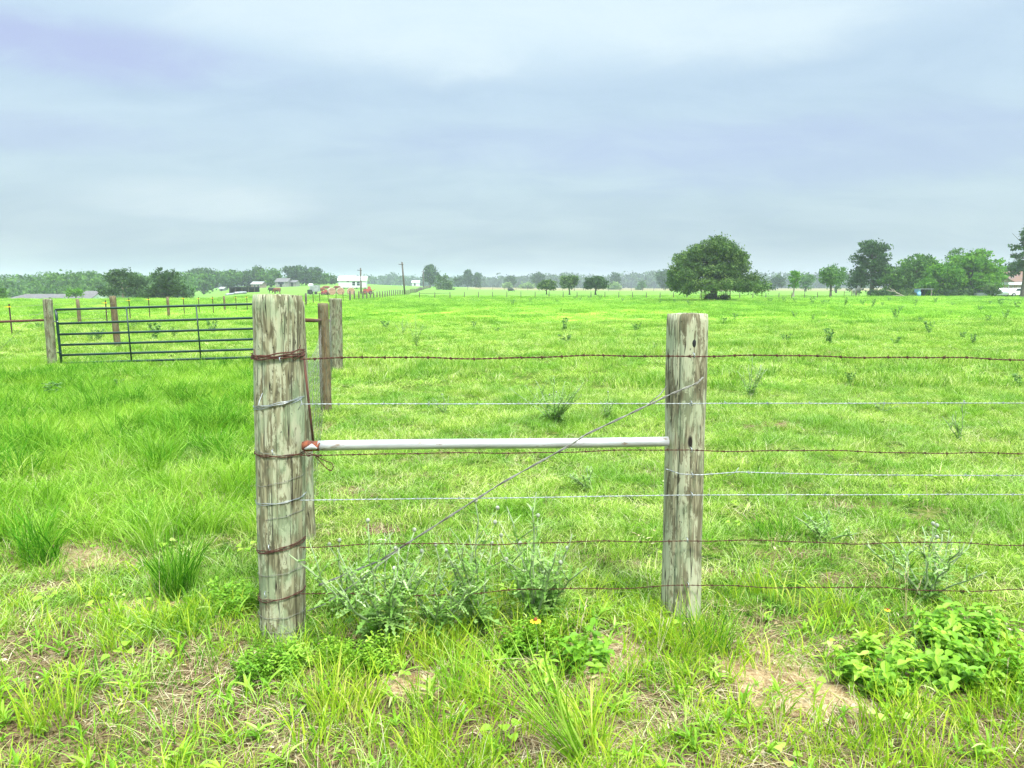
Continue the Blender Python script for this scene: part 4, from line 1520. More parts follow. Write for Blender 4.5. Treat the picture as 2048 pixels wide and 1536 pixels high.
# left pair of big bushes and woods
tree('bushy_tree', 247, 534, 600, 94, 108, 'spread', M['dark_tree'], 'dark rounded tree with pale stems beyond the left fence, left of a matching bush', base_h=.10, dens=2.2, bark='bark_pale')
tree('bushy_tree', 338, 535, 600, 110, 106, 'clump', M['dark_tree'], 'broad low dark bush beyond the left fence, right of a tree with pale stems', base_h=.02, dens=2.4)
tree('small_tree', 152, 577, 600, 34, 104, 'round', M['bright_tree'], 'small yellow green tree in front of the long grey roof', base_h=.22, dens=1.5)
tree('bushy_tree', 3, 574, 604, 24, 100, 'round', M['mid_tree'], 'dark green bush cut by the left edge of the picture', base_h=.05, dens=1.4)
lst = [('oak_tree', 405, 533, 72, 300, 'round', 'dark_tree', 'hazy tall tree just right of the broad dark bush'),
       ('oak_tree', 408, 545, 46, 270, 'round', 'mid_tree', 'paler green rounded tree in front of the wood by the dark shed'),
       ('oak_tree', 455, 538, 60, 300, 'round', 'mid_tree', 'hazy tree rising behind the long dark shed'),
       ('oak_tree', 497, 541, 58, 305, 'round', 'dark_tree', 'hazy dark tree left of the pale farmhouse'),
       ('oak_tree', 519, 534, 32, 300, 'pine', 'dark_tree', 'thin crowned tree standing up above the farmhouse wood'),
       ('oak_tree', 543, 538, 54, 300, 'round', 'mid_tree', 'hazy tree directly above the pale farmhouse'),
       ('oak_tree', 588, 528, 40, 310, 'round', 'dark_tree', 'tallest dark tree on the left hill'),
       ('oak_tree', 612, 537, 66, 312, 'round', 'dark_tree', 'broad dark tree sloping down to the right on the left hill'),
       ('oak_tree', 640, 546, 40, 325, 'round', 'mid_tree', 'lower green tree at the right end of the hill wood'),
       ('round_tree', 664, 551, 16, 330, 'round', 'dark_tree', 'small round dark tree just left of the white house')]
for nm, px, tp, wp, Y, st, mt, lb in lst:
    tree(nm, px, tp, 0, wp, Y, st, M[mt], lb, base_h=.06, dens=.55, leaf=.55, trunk=.3)
lst = [('pine_tree', 860, 530, 40, 330, 'pine', 'dark_tree', 'tall hazy tree behind the third utility pole', .25),
       ('bushy_tree', 887, 549, 42, 262, 'clump', 'oak', 'dark rounded bush at the far fence corner', .02),
       ('round_tree', 917, 553, 18, 420, 'round', 'dark_tree', 'small hazy tree between the dark bush and the twin pines', .05),
       ('pine_tree', 936, 541, 24, 420, 'pine', 'dark_tree', 'taller of the two hazy far pines', .2),
       ('pine_tree', 955, 546, 14, 420, 'pine', 'dark_tree', 'narrower of the two hazy far pines', .1),
       ('round_tree', 1020, 551, 22, 430, 'round', 'dark_tree', 'hazy dark tree at the edge of the tan field', .05),
       ('bushy_tree', 1015, 564, 18, 400, 'clump', 'pale_bush', 'pale green bush under a hazy dark tree', .02),
       ('bushy_tree', 1055, 565, 26, 400, 'clump', 'pale_bush', 'pale low bush left of a hazy round tree', .02),
       ('oak_tree', 1076, 543, 24, 430, 'round', 'dark_tree', 'hazy round tree above the smallest field tree', .15),
       ('oak_tree', 1230, 544, 20, 430, 'round', 'dark_tree', 'hazy upright tree right of the three field trees', .1),
       ('bushy_tree', 1228, 565, 26, 390, 'clump', 'pale_bush', 'pale low bush under a hazy upright tree', .02),
       ('bushy_tree', 1283, 560, 16, 380, 'clump', 'mid_tree', 'small green bush on the tan field edge left of the big tree', .02),
       ('oak_tree', 1328, 538, 34, 380, 'round', 'dark_tree', 'hazy tree peeping out left of the big solitary tree', .05),
       ('bushy_tree', 1551, 543, 36, 330, 'clump', 'dark_tree', 'greyish dark bush just right of the big solitary tree', .02),
       ('oak_tree', 1610, 545, 40, 240, 'round', 'mid_tree', 'soft green tree behind the sparse forked sapling', .05),
       ('oak_tree', 1672, 524, 46, 190, 'round', 'mid_tree', 'hazy green tree behind the single trunk field tree', .05)]
for nm, px, tp, wp, Y, st, mt, lb, bh in lst:
    tree(nm, px, tp, 0, wp, Y, st, M[mt], lb, base_h=bh, dens=.8, leaf=max(.3, Y / 750), trunk=.22, cat='bush' if nm == 'bushy_tree' else 'tree')
# right side
tree('young_tree', 1587, 541, 0, 26, 118, 'pine', M['bright_tree'], 'thin sparse sapling with two pale stems right of the big tree', base_h=.40, dens=2.2, leaf=.14, bark='bark_pale', trunk=.16, clump=.35)
tree('round_tree', 1661, 531, 0, 58, 118, 'round', M['mid_tree'], 'medium green tree on one dark trunk standing in the open field', base_h=.30, dens=2.3, leaf=.16, trunk=.2)
tree('pine_tree', 1742, 481, 0, 100, 126, 'pine', M['dark_tree'], 'tall dark tree with open tiered branches and a flat top', base_h=.26, dens=2.2, leaf=.2, trunk=.42, clump=.5)
tree('oak_tree', 1712, 540, 0, 50, 140, 'round', M['dark_tree'], 'dark low tree tucked under the tall tiered tree', base_h=.03, dens=1.6, leaf=.2)
tree('oak_tree', 1778, 522, 0, 66, 124, 'round', M['mid_tree'], 'deep green tree between the tall tiered tree and the bright wood', base_h=.03, dens=1.6, leaf=.2)
tree('oak_tree', 1830, 503, 0, 104, 124, 'round', M['mid_tree'], 'mid green leafy tree above the small open shed', base_h=.06, dens=2.3, leaf=.22)
tree('oak_tree', 1880, 508, 0, 92, 119, 'clump', M['bright_tree'], 'leafy green tree right of the small open shed', base_h=.05, dens=2.4, leaf=.22)
tree('oak_tree', 1910, 491, 0, 60, 150, 'round', M['mid_tree'], 'rounded tree top rising behind the bright green tree', base_h=.1, dens=2.0, leaf=.22)
tree('oak_tree', 1940, 491, 0, 112, 122, 'spread', M['bright_tree'], 'brightest yellow green spreading tree near the right edge', base_h=.05, dens=2.3, leaf=.24)
tree('oak_tree', 1985, 508, 0, 52, 130, 'round', M['bright_tree'], 'green tree just left of the brown roof', base_h=.1, dens=2.1, leaf=.24)
tree('bushy_tree', 1985, 565, 0, 32, 112, 'round', M['oak'], 'rounded olive bush left of the white cars', base_h=.02, dens=2.0, leaf=.16)
tree('pine_tree', 2046, 449, 0, 74, 112, 'pine', M['dark_tree'], 'dark tree cut by the right edge of the picture', base_h=.30, dens=1.9, leaf=.2, trunk=.4)
tree('oak_tree', 2030, 519, 0, 80, 150, 'round', M['dark_tree'], 'dark tree behind the brown roof at the right edge', base_h=.05, dens=1.8, leaf=.25)
tree('oak_tree', 1803, 528, 0, 70, 132, 'clump', M['dark_tree'], 'dark tree filling the gap left of the tree above the open shed', base_h=.03, dens=2.2, leaf=.24)
tree('oak_tree', 1860, 520, 0, 80, 138, 'clump', M['mid_tree'], 'green tree behind the two trees above the open shed', base_h=.03, dens=2.2, leaf=.24)
tree('oak_tree', 1912, 512, 0, 70, 133, 'clump', M['mid_tree'], 'green tree filling the gap left of the brightest spreading tree', base_h=.03, dens=2.2, leaf=.24)
# undergrowth along the right wood edge
for i, (px, tp, wp, Y, mt, lb) in enumerate([(1765, 577, 60, 119, 'dark_tree', 'dark brush at the foot of the tall tiered tree'), (1815, 578, 50, 118, 'oak', 'dark brush left of the small open shed'),
                                             (1890, 578, 70, 118, 'dark_tree', 'dark brush right of the small open shed'), (1940, 576, 50, 118, 'oak', 'brush under the brightest spreading tree')]):
    tree('brush', px, tp, 0, wp, Y, 'clump', M[mt], lb, cat='bush', base_h=.02, dens=1.8, leaf=.16, trunk=.05)


# woods far off: one mass each
def woodland(name, prof, Y, label, mat, step, leaf, dens, seed, dy=25):
    r = random.Random(seed)
    L_ = []
    px = prof[0][0]
    while px < prof[-1][0]:
        tp = np.interp(px, [a for a, _ in prof], [b for _, b in prof]) + r.uniform(-2.2, 2.5)
        yy = Y + r.uniform(-dy, dy)
        g = at(px, yy)
        z = P(px, tp, yy).z - g.z
        wd = step * r.uniform(.8, 1.7) / FPX * yy
        L_.append((g.x, g.y, g.z + z * .58, wd, wd, z * .42))
        L_.append((g.x + r.uniform(-1, 1) * wd * .5, g.y - 4, g.z + z * .28, wd * .9, wd, z * .28))
        px += step * r.uniform(.5, 1.0)
    me = crown_mesh(name, L_, leaf, dens, mat, seed, leaf * 2.2, 10, .15)
    o = link(name, me)
    return tag(o, label, None, None, 'stuff')


woodland('left_woodland', [(-160, 558), (0, 556), (60, 549), (110, 545), (170, 543), (215, 548), (300, 548), (380, 548)], 235, 'hazy green wood beyond the long grey roof on the left', M['mid_tree'], 16, .5, .38, 3)
woodland('distant_woodland', [(-220, 556), (200, 552), (640, 556), (740, 553), (790, 550), (850, 555), (960, 555), (1060, 553), (1130, 549), (1200, 553), (1270, 547), (1320, 546), (1400, 549), (1540, 549), (1700, 545), (1850, 545), (2280, 545)], 720,
         'hazy blue grey line of woods along the horizon', M['dark_tree'], 12, 1.5, .045, 4, 60)

# cattle guard round the big tree trunk
gb = at(1431, 81.5)
guard = empty('tree_guard', gb, 0, 'wire panel cage with posts round the trunk of the large solitary tree', 'cage')
hw, hd, hh_ = 1.30, .9, 1.15
cor = [(-hw, -hd), (hw, -hd), (hw, hd), (-hw, hd)]
for cx, cy in cor:
    mb = MB()
    mb.tube([(cx, cy, -.1), (cx, cy, hh_ + .15)], .035, 6)
    mb.build('post', M['tpost'], guard)
for (ax_, ay_), (bx_, by_) in zip(cor, cor[1:] + cor[:1]):
    mb = MB()
    for k_ in range(5):
        z = .12 + k_ * .25
        mb.tube([(ax_, ay_, z), (bx_, by_, z)], .009, 4)
    for k_ in range(1, 9):
        q = k_ / 9
        mb.tube([(ax_ + (bx_ - ax_) * q, ay_ + (by_ - ay_) * q, .05), (ax_ + (bx_ - ax_) * q, ay_ + (by_ - ay_) * q, hh_)], .009, 4)
    mb.build('panel', M['dull_wire'], guard)
tree('shrub', 1420, 586, 0, 26, 81.8, 'clump', M['dark_tree'], 'low dark growth inside the wire cage left of the trunk', cat='shrub', base_h=.02, dens=4, leaf=.10, trunk=.03)
tree('shrub', 1447, 584, 0, 20, 81.6, 'clump', M['dark_tree'], 'low dark growth inside the wire cage right of the trunk', cat='shrub', base_h=.02, dens=4, leaf=.10, trunk=.03)


# ------------------------------------------------------------------ buildings
def gable(name, label, px0, px1, Y, depth, eave, ridge, wall, roof, cat='house', rz=0.0, wins=(), over=.3, piers=False, door=None, floor=0.0, hip=0.0, chimney=None):
    A, B = at(px0, Y), at(px1, Y)
    L_ = (B - A).length
    c = A.lerp(B, .5)
    zb = min(A.z, B.z)
    e = empty(name, (c.x, c.y, zb), rz, label, cat)
    mb = MB()
    f0 = floor
    hx, hy = L_ / 2, depth / 2
    mb.add([(-hx, -hy, f0), (hx, -hy, f0), (hx, hy, f0), (-hx, hy, f0), (-hx, -hy, eave), (hx, -hy, eave), (hx, hy, eave), (-hx, hy, eave), (-hx + hip, 0, ridge - .05), (hx - hip, 0, ridge - .05)],
           [(0, 1, 5, 4), (1, 2, 6, 5), (2, 3, 7, 6), (3, 0, 4, 7), (4, 7, 8), (5, 9, 6), (0, 3, 2, 1)])
    mb.build('wall', wall, e)
    mb = MB()
    ox, oy = hx + over, hy + over
    dz = (ridge - eave) / hy * over
    th = .12
    ra, rb = (-ox + hip, 0), (ox - hip, 0)
    v = [(-ox, -oy, eave - dz), (ox, -oy, eave - dz), (rb[0], 0, ridge), (ra[0], 0, ridge), (ox, oy, eave - dz), (-ox, oy, eave - dz)]
    v += [(a, b, c_ + th) for a, b, c_ in v]
    fs = [(0, 1, 2, 3), (3, 2, 4, 5), (6, 9, 8, 7), (9, 11, 10, 8), (0, 6, 7, 1), (5, 4, 10, 11), (1, 7, 8, 2), (2, 8, 10, 4), (0, 3, 9, 6), (3, 5, 11, 9)]
    if hip: fs += [(0, 3, 5), (1, 4, 2), (6, 11, 9), (7, 8, 10)]
    mb.add(v, fs)
    mb.build('roof', roof, e)
    for wx_, wz_, ww_, wh_ in wins:
        mb = MB()
        mb.box((wx_ * hx, -hy - .03, wz_), (ww_ + .16, .06, wh_ + .16))
        fr = mb.build('window', M['white_paint'], e)
        mb = MB()
        for s_ in (-1, 1):
            mb.box((wx_ * hx, -hy - .055, wz_ + s_ * wh_ * .26), (ww_, .05, wh_ * .46))
        mb.build('pane', M['glass'], fr)
    if piers:
        for k_ in range(7):
            mb = MB()
            mb.box((-hx + .3 + k_ * (L_ - .6) / 6, -hy + .2, floor / 2 - .1), (.4, .4, floor + .2))
            mb.build('pier', M['dark'], e)
    if door:
        mb = MB()
        mb.box((door[0] * hx, -hy - .03, door[1]), (door[2], .06, door[3]))
        mb.build('door', M['dark'], e)
    if chimney is not None:
        mb = MB()
        mb.box((chimney * hx, .2, ridge + .3), (.6, .6, 1.2))
        mb.build('chimney', M['brick'], e)
    return e


gable('farm_house', 'small white house with white metal roof and two dark windows, standing on piers', 680, 733, 245, 6.0, 2.7, 4.0, M['white_paint'], M['white_roof'], rz=.12, wins=((.10, 1.7, .9, 1.2), (.44, 1.7, .9, 1.2), (-.32, 2.3, .8, .25)), piers=True, floor=.45)
gable('white_shed', 'tiny white building far away left of the tall hazy tree', 825, 839, 430, 4.5, 2.3, 3.3, M['white_paint'], M['white_roof'], cat='shed', door=(-.2, 1.1, 1.0, 1.4))
gable('ranch_house', 'long low house with grey shingle roof half hidden by the left rise', 30, 172, 150, 11, 1.75, 3.15, M['brick'], M['grey_roof'], hip=3.0, over=.5, wins=((-.1, 1.0, 1.2, .9), (.4, 1.0, 1.2, .9)))
gable('ranch_wing', 'gabled grey wing in front of the long low house', 66, 98, 142, 6, 1.3, 2.35, M['white_paint'], M['grey_roof'], cat='house', over=.4, door=(.3, .7, .8, 1.0))
gable('barn', 'pale grey roofed outbuilding just left of the dark rounded tree', 172, 203, 150, 8, 2.3, 3.75, M['white_paint'], M['grey_roof'], cat='barn')
gable('farm_house', 'pale farmhouse among the hill trees, with a pale roof', 508, 528, 285, 6, 1.5, 2.4, M['brick'], M['pale_roof'], wins=((-.3, .9, .8, .7), (.4, .9, .8, .7)))
gable('farm_house', 'hazy house with a dark porch on the left hill', 556, 580, 290, 6, 2.0, 3.3, M['pale_wall'], M['grey_roof'], wins=((-.4, 1.5, 1.0, 1.0), (.2, 1.5, 1.0, 1.0)), door=(-.1, 1.0, .9, 2.0))
gable('farm_house', 'low hazy white building right of the hill house with the porch', 580, 596, 292, 5, 1.7, 2.4, M['pale_wall'], M['grey_roof'], door=(0, .9, .9, 1.8))
gable('farm_house', 'tiny pale building among trees behind the gate', 442, 450, 284, 3, .9, 1.5, M['pale_wall'], M['pale_roof'], door=(0, .4, .5, .8))
gable('brick_house', 'house with a weathered red brown roof at the right edge behind the carport', 1994, 2110, 140, 11, 2.3, 4.3, M['brick'], M['brown_roof'], over=.5, wins=((-.5, 1.6, 1.2, 1.0), (0, 1.6, 1.2, 1.0)), chimney=.1)

# long dark open shed
A, B = at(459, 196), at(511, 196)
c = A.lerp(B, .5)
e = empty('open_shed', c, 0, 'long low black open fronted shed left of the corner post top', 'shed')
L_ = (B - A).length
mb = MB(); mb.box((0, 1.6, 1.55), (L_, 4.2, .12)); mb.box((0, -.45, 1.42), (L_ + .02, .1, .25)); mb.build('roof', M['black_metal'], e)
mb = MB(); mb.box((0, 3.5, .7), (L_ - .2, .1, 1.6)); mb.build('wall', M['black_metal'], e)
mb = MB(); mb.box((-L_ / 2 + .1, 1.5, .7), (.08, 3.8, 1.6)); mb.build('wall', M['black_metal'], e)
for k_ in range(5):
    mb = MB(); mb.box((-L_ / 2 + .15 + k_ * (L_ - .3) / 4, -.3, .7), (.16, .16, 1.6)); mb.build('post', M['pole'], e)
# pipes lying in front of it
for i, (p0, p1, Yp, rp) in enumerate([(452, 474, 170, .22), (470, 492, 168, .30)]):
    A, B = at(p0, Yp), at(p1, Yp + 3)
    mb = MB()
    dirp = (B - A)
    mb.tube([(0, 0, rp)] + [dirp * .5 + Vector((0, 0, rp))] + [dirp + Vector((0, 0, rp))], rp, 14)
    o = mb.build('culvert_pipe', M['grey_metal'], None, A)
    tag(o, ['pale culvert pipe lying left of its fatter neighbour before the black shed', 'fatter grey culvert pipe lying before the black shed'][i], 'pipe')

# white livestock trailer
A = at(627, 158)
e = empty('livestock_trailer', A, .1, 'pale grey and white boxy trailer with dark underside above the corner post', 'trailer')
mb = MB(); mb.box((.3, 0, 1.25), (1.9, 1.7, 1.3)); mb.build('body', M['grey_metal'], e)
mb = MB(); mb.box((-.45, 0, 2.0), (.9, 1.4, .55), top=.8); mb.build('hopper', M['white_paint'], e)
mb = MB(); mb.box((-.6, -.2, .55), (1.0, 1.4, .9)); mb.build('opening', M['dark'], e)
for sx in (-.5, .6):
    mb = MB(); mb.tube([(sx, -.95, .3), (sx, -.75, .3)], .3, 14); mb.build('wheel', M['tyre'], e)


# red farm machines
def machine(px, Y, label, s=1.0, rz=0):
    e = empty('farm_implement', at(px, Y), rz, label, 'machine')
    mb = MB(); mb.box((0, 0, .75 * s), (2.0 * s, 1.3 * s, .8 * s), top=.8); mb.build('body', M['red_paint'], e)
    mb = MB(); mb.box((.35 * s, 0, 1.35 * s), (.7 * s, 1.0 * s, .6 * s), top=.75); mb.build('hopper', M['red_paint'], e)
    mb = MB(); mb.tube([(-1.0 * s, 0, .6 * s), (-1.9 * s, 0, .45 * s)], .07 * s, 6); mb.tube([(.9 * s, 0, .7 * s), (1.5 * s, .1, 1.1 * s)], .07 * s, 6); mb.build('drawbar', M['red_paint'], e)
    for sx in (-.5, .6):
        for sy in (-.75, .75):
            mb = MB(); mb.tube([(sx * s, sy * s - .1, .4 * s), (sx * s, sy * s + .1, .4 * s)], .4 * s, 14)
            wv_ = mb.build('wheel', M['tyre'], e)
            mb = MB(); mb.tube([(sx * s, sy * s - .12, .4 * s), (sx * s, sy * s + .12, .4 * s)], .2 * s, 10)
            mb.build('rim', M['red_paint'], wv_)
    return e


machine(649, 150, 'red farm implement beside the pale trailer', .68)
machine(735, 158, 'larger red farm machine right of the nearer utility pole', 1.05, .2)

# round bales
bale_me = None


def bale(px, Y, rz, label):
    e = empty('hay_bale', at(px, Y), rz, label, 'hay bale', 'round hay bales in a row behind the steel post fence')
    mb = MB(); mb.tube([(0, -.65, .74), (0, -.6, .74), (0, .6, .74), (0, .65, .74)], [.70, .75, .75, .70], 24, cap=False); mb.build('side', M['bale_side'], e)
    mb = MB()
    for s_ in (-.652, .652):
        ring = [(math.cos(a / 24 * 6.283) * .70, s_, .74 + math.sin(a / 24 * 6.283) * .70) for a in range(24)]
        mb.add(ring + [(0, s_ * .97, .74)], [(k_, (k_ + 1) % 24, 24) for k_ in range(24)])
    mb.build('end', M['bale_end'], e)


bale(663, 150, .5, 'round hay bale nearest the red implement, leftmost of its row')
bale(681, 148, .35, 'middle round hay bale of the row of three')
bale(702, 146, .3, 'round hay bale just left of the nearer utility pole')


# utility poles
def pole(px, top, Y, label, lean=0):
    g = at(px, Y)
    h = P(px, top, Y).z - g.z
    e = empty('utility_pole', g, 0, label, 'utility pole', None)
    mb = MB(); mb.tube([(0, 0, -.3), (lean * .5, 0, h * .5), (lean, 0, h)], [.19, .16, .13], 10); mb.build('pole', M['pole'], e)
    mb = MB(); mb.box((lean - .15, -.15, h - .45), (.9, .1, .1)); mb.build('crossarm', M['pole'], e)
    for s_ in (-.5, .2):
        mb = MB(); mb.tube([(lean + s_, -.15, h - .4), (lean + s_, -.15, h - .2)], [.05, .04], 6); mb.build('insulator', M['grey_metal'], e)
    return e


pole(722.5, 536, 150, 'shorter utility pole standing in front of the white house')
pole(810, 524, 142, 'tallest utility pole, leaning slightly, right of the white house', -.45)
pole(847, 541, 260, 'farthest utility pole at the bend of the long fence')


# cattle
def cow_mesh(mat, graze=True):
    mb = MB()
    sp_ = [(-.85, 0, 1.12, .20), (-.7, 0, 1.10, .33), (-.3, 0, 1.02, .40), (.15, 0, 1.02, .40), (.55, 0, 1.08, .35), (.8, 0, 1.12, .24)]
    mb.tube([s[:3] for s in sp_], [s[3] for s in sp_], 12)
    hd_ = [(.72, 0, 1.15), (1.0, 0, .95 if graze else 1.3), (1.18, 0, .55 if graze else 1.4), (1.36, 0, .22 if graze else 1.3)]
    mb.tube(hd_, [.24, .17, .15, .08], 10)
    for sy in (-.08, .08):
        mb.tube([(hd_[2][0] - .02, sy, hd_[2][2] + .08), (hd_[2][0] - .08, sy * 2.6, hd_[2][2] + .12)], [.05, .02], 5)
    for sx in (-.62, .58):
        for sy in (-.18, .18):
            k_ = .08 if sx < 0 else -.03
            mb.tube([(sx, sy, .95), (sx + k_, sy, .55), (sx - k_ * .3, sy, .30), (sx, sy, .0)], [.17, .10, .06, .065], 8)
    mb.tube([(-.88, 0, 1.2), (-1.0, 0, .95), (-.97, 0, .5)], [.04, .025, .04], 5)
    return mb


def cow(px, Y, mat, label, rz=0, graze=True, lie=False):
    e = cow_mesh(mat, graze).build('cow', M[mat], None, at(px, Y) - Vector((0, 0, .42 if lie else 0)))
    e.rotation_euler = (0, 0, rz)
    tag(e, label, 'cow', 'cattle grazing far off')
    return e


cow(544, 180, 'cow_black', 'black cow seen just above the top of the corner post', .2)
cow(555, 174, 'cow_brown', 'brown cow beside a black cow above the corner post', 2.9)
cow(640, 168, 'cow_brown', 'brown cow right behind the pale trailer', .3)
cow(653, 205, 'cow_brown', 'brown cow on the slope above the red implement', 3.3)
cow(675, 210, 'cow_brown', 'brown cow close to the left wall of the white house', 3.0)
cow(1021, 235, 'cow_black', 'black cow lying alone in the far field left of the small round trees', .1, True, True)
cow(1712, 128, 'cow_white', 'pale cow at the foot of the tall tiered tree', .6, False)

# small open shed on the right
e = empty('open_shed', at(1845, 117.5), 0, 'small lean-to shed with pale blue side and dark opening under the green trees', 'shed')
mb = MB(); mb.box((-.85, 0, .6), (.35, 1.2, 1.25)); mb.build('side_wall', M['blue_plastic'], e)
mb = MB(); mb.box((.05, .7, .6), (2.0, .08, 1.2)); mb.build('back_wall', M['black_metal'], e)
mb = MB(); mb.box((.1, .05, 1.28), (2.3, 1.6, .08)); mb.build('roof', M['grey_metal'], e)
mb = MB(); mb.box((1.0, -.6, .6), (.12, .12, 1.25)); mb.build('post', M['bark_pale'], e)
mb = MB(); mb.tube([(-.3, -.2, 0), (-.3, -.2, .75)], .28, 14)
o = mb.build('barrel', M['blue_plastic'], None, at(1840, 117.2)); tag(o, 'pale blue barrel standing in the small lean-to shed', 'barrel')
# fallen branch
mb = MB()
for q in ([(0, 0, .1), (-.8, 0, .5), (-1.6, .1, .9), (-2.3, .1, 1.5)], [(-.8, 0, .5), (-1.3, -.3, .6), (-1.9, -.4, 1.2)], [(-1.6, .1, .9), (-2.0, .4, .9), (-2.6, .3, 1.1)], [(.0, 0, .1), (-.6, .3, .2), (-1.5, .5, .25)]):
    mb.tube(q, [.10, .08, .05, .02][:len(q)], 6)
o = mb.build('fallen_branch', M['bark_pale'], None, at(1808, 116)); tag(o, 'pale dead branch lying in the brush left of the lean-to shed', 'branch')

# carport + cars
e = empty('carport', at(2030, 124), 0, 'white flat roofed carport in front of the brown roofed house', 'carport')
mb = MB(); mb.box((.6, 0, 2.05), (7.0, 5, .42)); mb.build('roof', M['white_paint'], e)
for sx in (-2.6, 1.0, 3.8):
    for sy in (-2.2, 2.2):
        mb = MB(); mb.tube([(sx, sy, -.1), (sx, sy, 1.85)], .06, 8); mb.build('post', M['white_paint'], e)


def car(px, Y, rz, paint, label, pickup=False):
    e = empty('parked_car', at(px, Y), rz, label, 'car')
    prof = [(-2.2, .35), (-2.25, .75), (-2.1, .90), (-1.35, .95), (-.75, 1.38), (.45, 1.42), (1.15, .98), (2.0, .85), (2.2, .65), (2.2, .35)]
    if pickup:
        prof = [(-2.4, .45), (-2.4, 1.0), (-.55, 1.0), (-.45, 1.6), (.6, 1.62), (1.1, 1.1), (2.2, 1.0), (2.35, .8), (2.35, .45)]
    n_ = len(prof)
    mb = MB()
    vs = [(x_, s_ * .86 * (1 if z_ < 1.0 else .84), z_) for s_ in (-1, 1) for x_, z_ in prof]
    fs = [tuple(range(n_)), tuple(range(2 * n_ - 1, n_ - 1, -1))] + [(k_, k_ + n_, (k_ + 1) % n_ + n_, (k_ + 1) % n_) for k_ in range(n_)]
    mb.add(vs, fs); mb.build('body', M[paint], e)
    z0, z1 = (1.05, 1.52) if pickup else (.97, 1.33)
    x0, x1 = (-.38, .72) if pickup else (-1.1, .85)
    for s_ in (-1, 1):
        mb = MB(); mb.add([(x0, s_ * .875, z0), (x1, s_ * .875, z0), (x1 - .42, s_ * .75, z1), (x0 + .35, s_ * .75, z1)], [(0, 1, 2, 3)]); mb.build('window', M['glass'], e)
    for sx in (-1.4, 1.4):
        for sy in (-.82, .82):
            mb = MB(); mb.tube([(sx, sy - .1, .33), (sx, sy + .1, .33)], .33, 16); w_ = mb.build('wheel', M['tyre'], e)
            mb = MB(); mb.tube([(sx, sy - .115, .33), (sx, sy + .115, .33)], .17, 10); mb.build('rim', M['grey_metal'], w_)
    for sy in (-.6, .6):
        mb = MB(); mb.box((2.19 if not pickup else 2.34, sy, .68), (.06, .3, .14)); mb.build('headlight', M['grey_metal'], e)
    return e


car(2002, 118, 1.0, 'car_paint', 'white car parked at an angle, left one of the pair by the carport')
car(2034, 119, .15, 'car_paint', 'white car side on under the carport at the right edge')
car(1941, 121, .3, 'car_grey', 'dark pickup half hidden in the brush under the bright trees', True)
# feed trough etc. left of cars
mb = MB(); mb.box((0, 0, .35), (1.6, .7, .5), top=1.1)
mb.box((0, 0, .62), (1.4, .5, .05))
o = mb.build('scrap_tank', M['grey_metal'], None, at(1962, 117)); tag(o, 'grey metal tank among the junk left of the white cars', 'tank')


# ------------------------------------------------------------------ thistles
def thistle(nm, base, h, spread, nst, seed, label, lean=(0, 0), buds=2, leafs=1.0, group=None, far=False):
    """prickly plant: branching pale stems, toothed drooping leaves, round buds"""
    r = random.Random(seed)
    e = empty(nm, base, 0, label, 'thistle', group)
    stem = MB()
    L = Leaves()
    bud_pos = []
    for s in range(nst):
        a = r.uniform(0, 6.283)
        tip = Vector((math.cos(a) * spread * r.uniform(.35, 1) + lean[0] * h, math.sin(a) * spread * r.uniform(.3, .9) + lean[1] * h, h * (r.uniform(.55, .85) if s else 1.0)))
        if s == 0: tip.x, tip.y = lean[0] * h, lean[1] * h
        pts = [Vector((r.uniform(-.02, .02), r.uniform(-.02, .02), 0))]
        nseg = 7
        for k_ in range(1, nseg + 1):
            q = k_ / nseg
            bow = math.sin(q * math.pi) * .12
            pts.append(Vector((tip.x * q ** 1.2, tip.y * q ** 1.2, tip.z * q + bow * 0)) + Vector((r.uniform(-.012, .012), r.uniform(-.012, .012), 0)))
        stem.tube(pts, [.0055 * (1 - .6 * k_ / nseg) + .0008 for k_ in range(nseg + 1)], 5)
        if r.random() < .7: bud_pos.append(pts[-1])
        nl = int(17 * leafs * (.7 + .3 * h / .5))
        for i in range(nl):
            q = (i + r.random()) / nl * .93 + .02
            f = q * nseg
            i0 = min(nseg - 1, int(f))
            c = pts[i0].lerp(pts[i0 + 1], f - i0)
            la = r.uniform(0, 6.283)
            el = r.uniform(-.1, .9)
            ll = (.105 * (1 - q) + .04) * r.uniform(.5, 1.2) * (h / .5) ** .4
            L.add(leaf_quadstrip(c, (math.cos(la) * math.cos(el), math.sin(la) * math.cos(el), math.sin(el)), (0, 0, 1), ll, ll * .40, r.uniform(-.1, .6), 10, 'thistle', r=r), r.uniform(.05, .75) + .25 * q)
        # side twigs
        for i in range(2):
            q = r.uniform(.5, .85)
            f = q * nseg
            c = pts[int(f)]
            e2 = c + Vector((r.uniform(-.1, .1), r.uniform(-.1, .1), r.uniform(.06, .15))) * (h / .5)
            stem.tube([c, c.lerp(e2, .5) + Vector((r.uniform(-.01, .01), 0, 0)), e2], [.003, .0025, .0018], 4)
            if r.random() < .6: bud_pos.append(e2)
            for j in range(5):
                cc = c.lerp(e2, r.random())
                la = r.uniform(0, 6.283)
                L.add(leaf_quadstrip(cc, (math.cos(la), math.sin(la), r.uniform(0, .6)), (0, 0, 1), .05 * r.uniform(.7, 1.2), .02, .4, 6, 'thistle', r=r), r.uniform(.4, 1))
    stem.build('stem', M['thistle_stem'], e)
    V, F, T = L.arrays()
    link('foliage', np_mesh('foliage', V, F, M['thistle'], {'tone': T}), e)
    for bp in bud_pos[:buds]:
        mb = MB()
        mb.tube([bp - Vector((0, 0, .004)), bp + Vector((0, 0, .004)), bp + Vector((0, 0, .012)), bp + Vector((0, 0, .018))], [.003, .0095, .010, .004], 8)
        mb.build('bud', M['bud'], e)
    return e


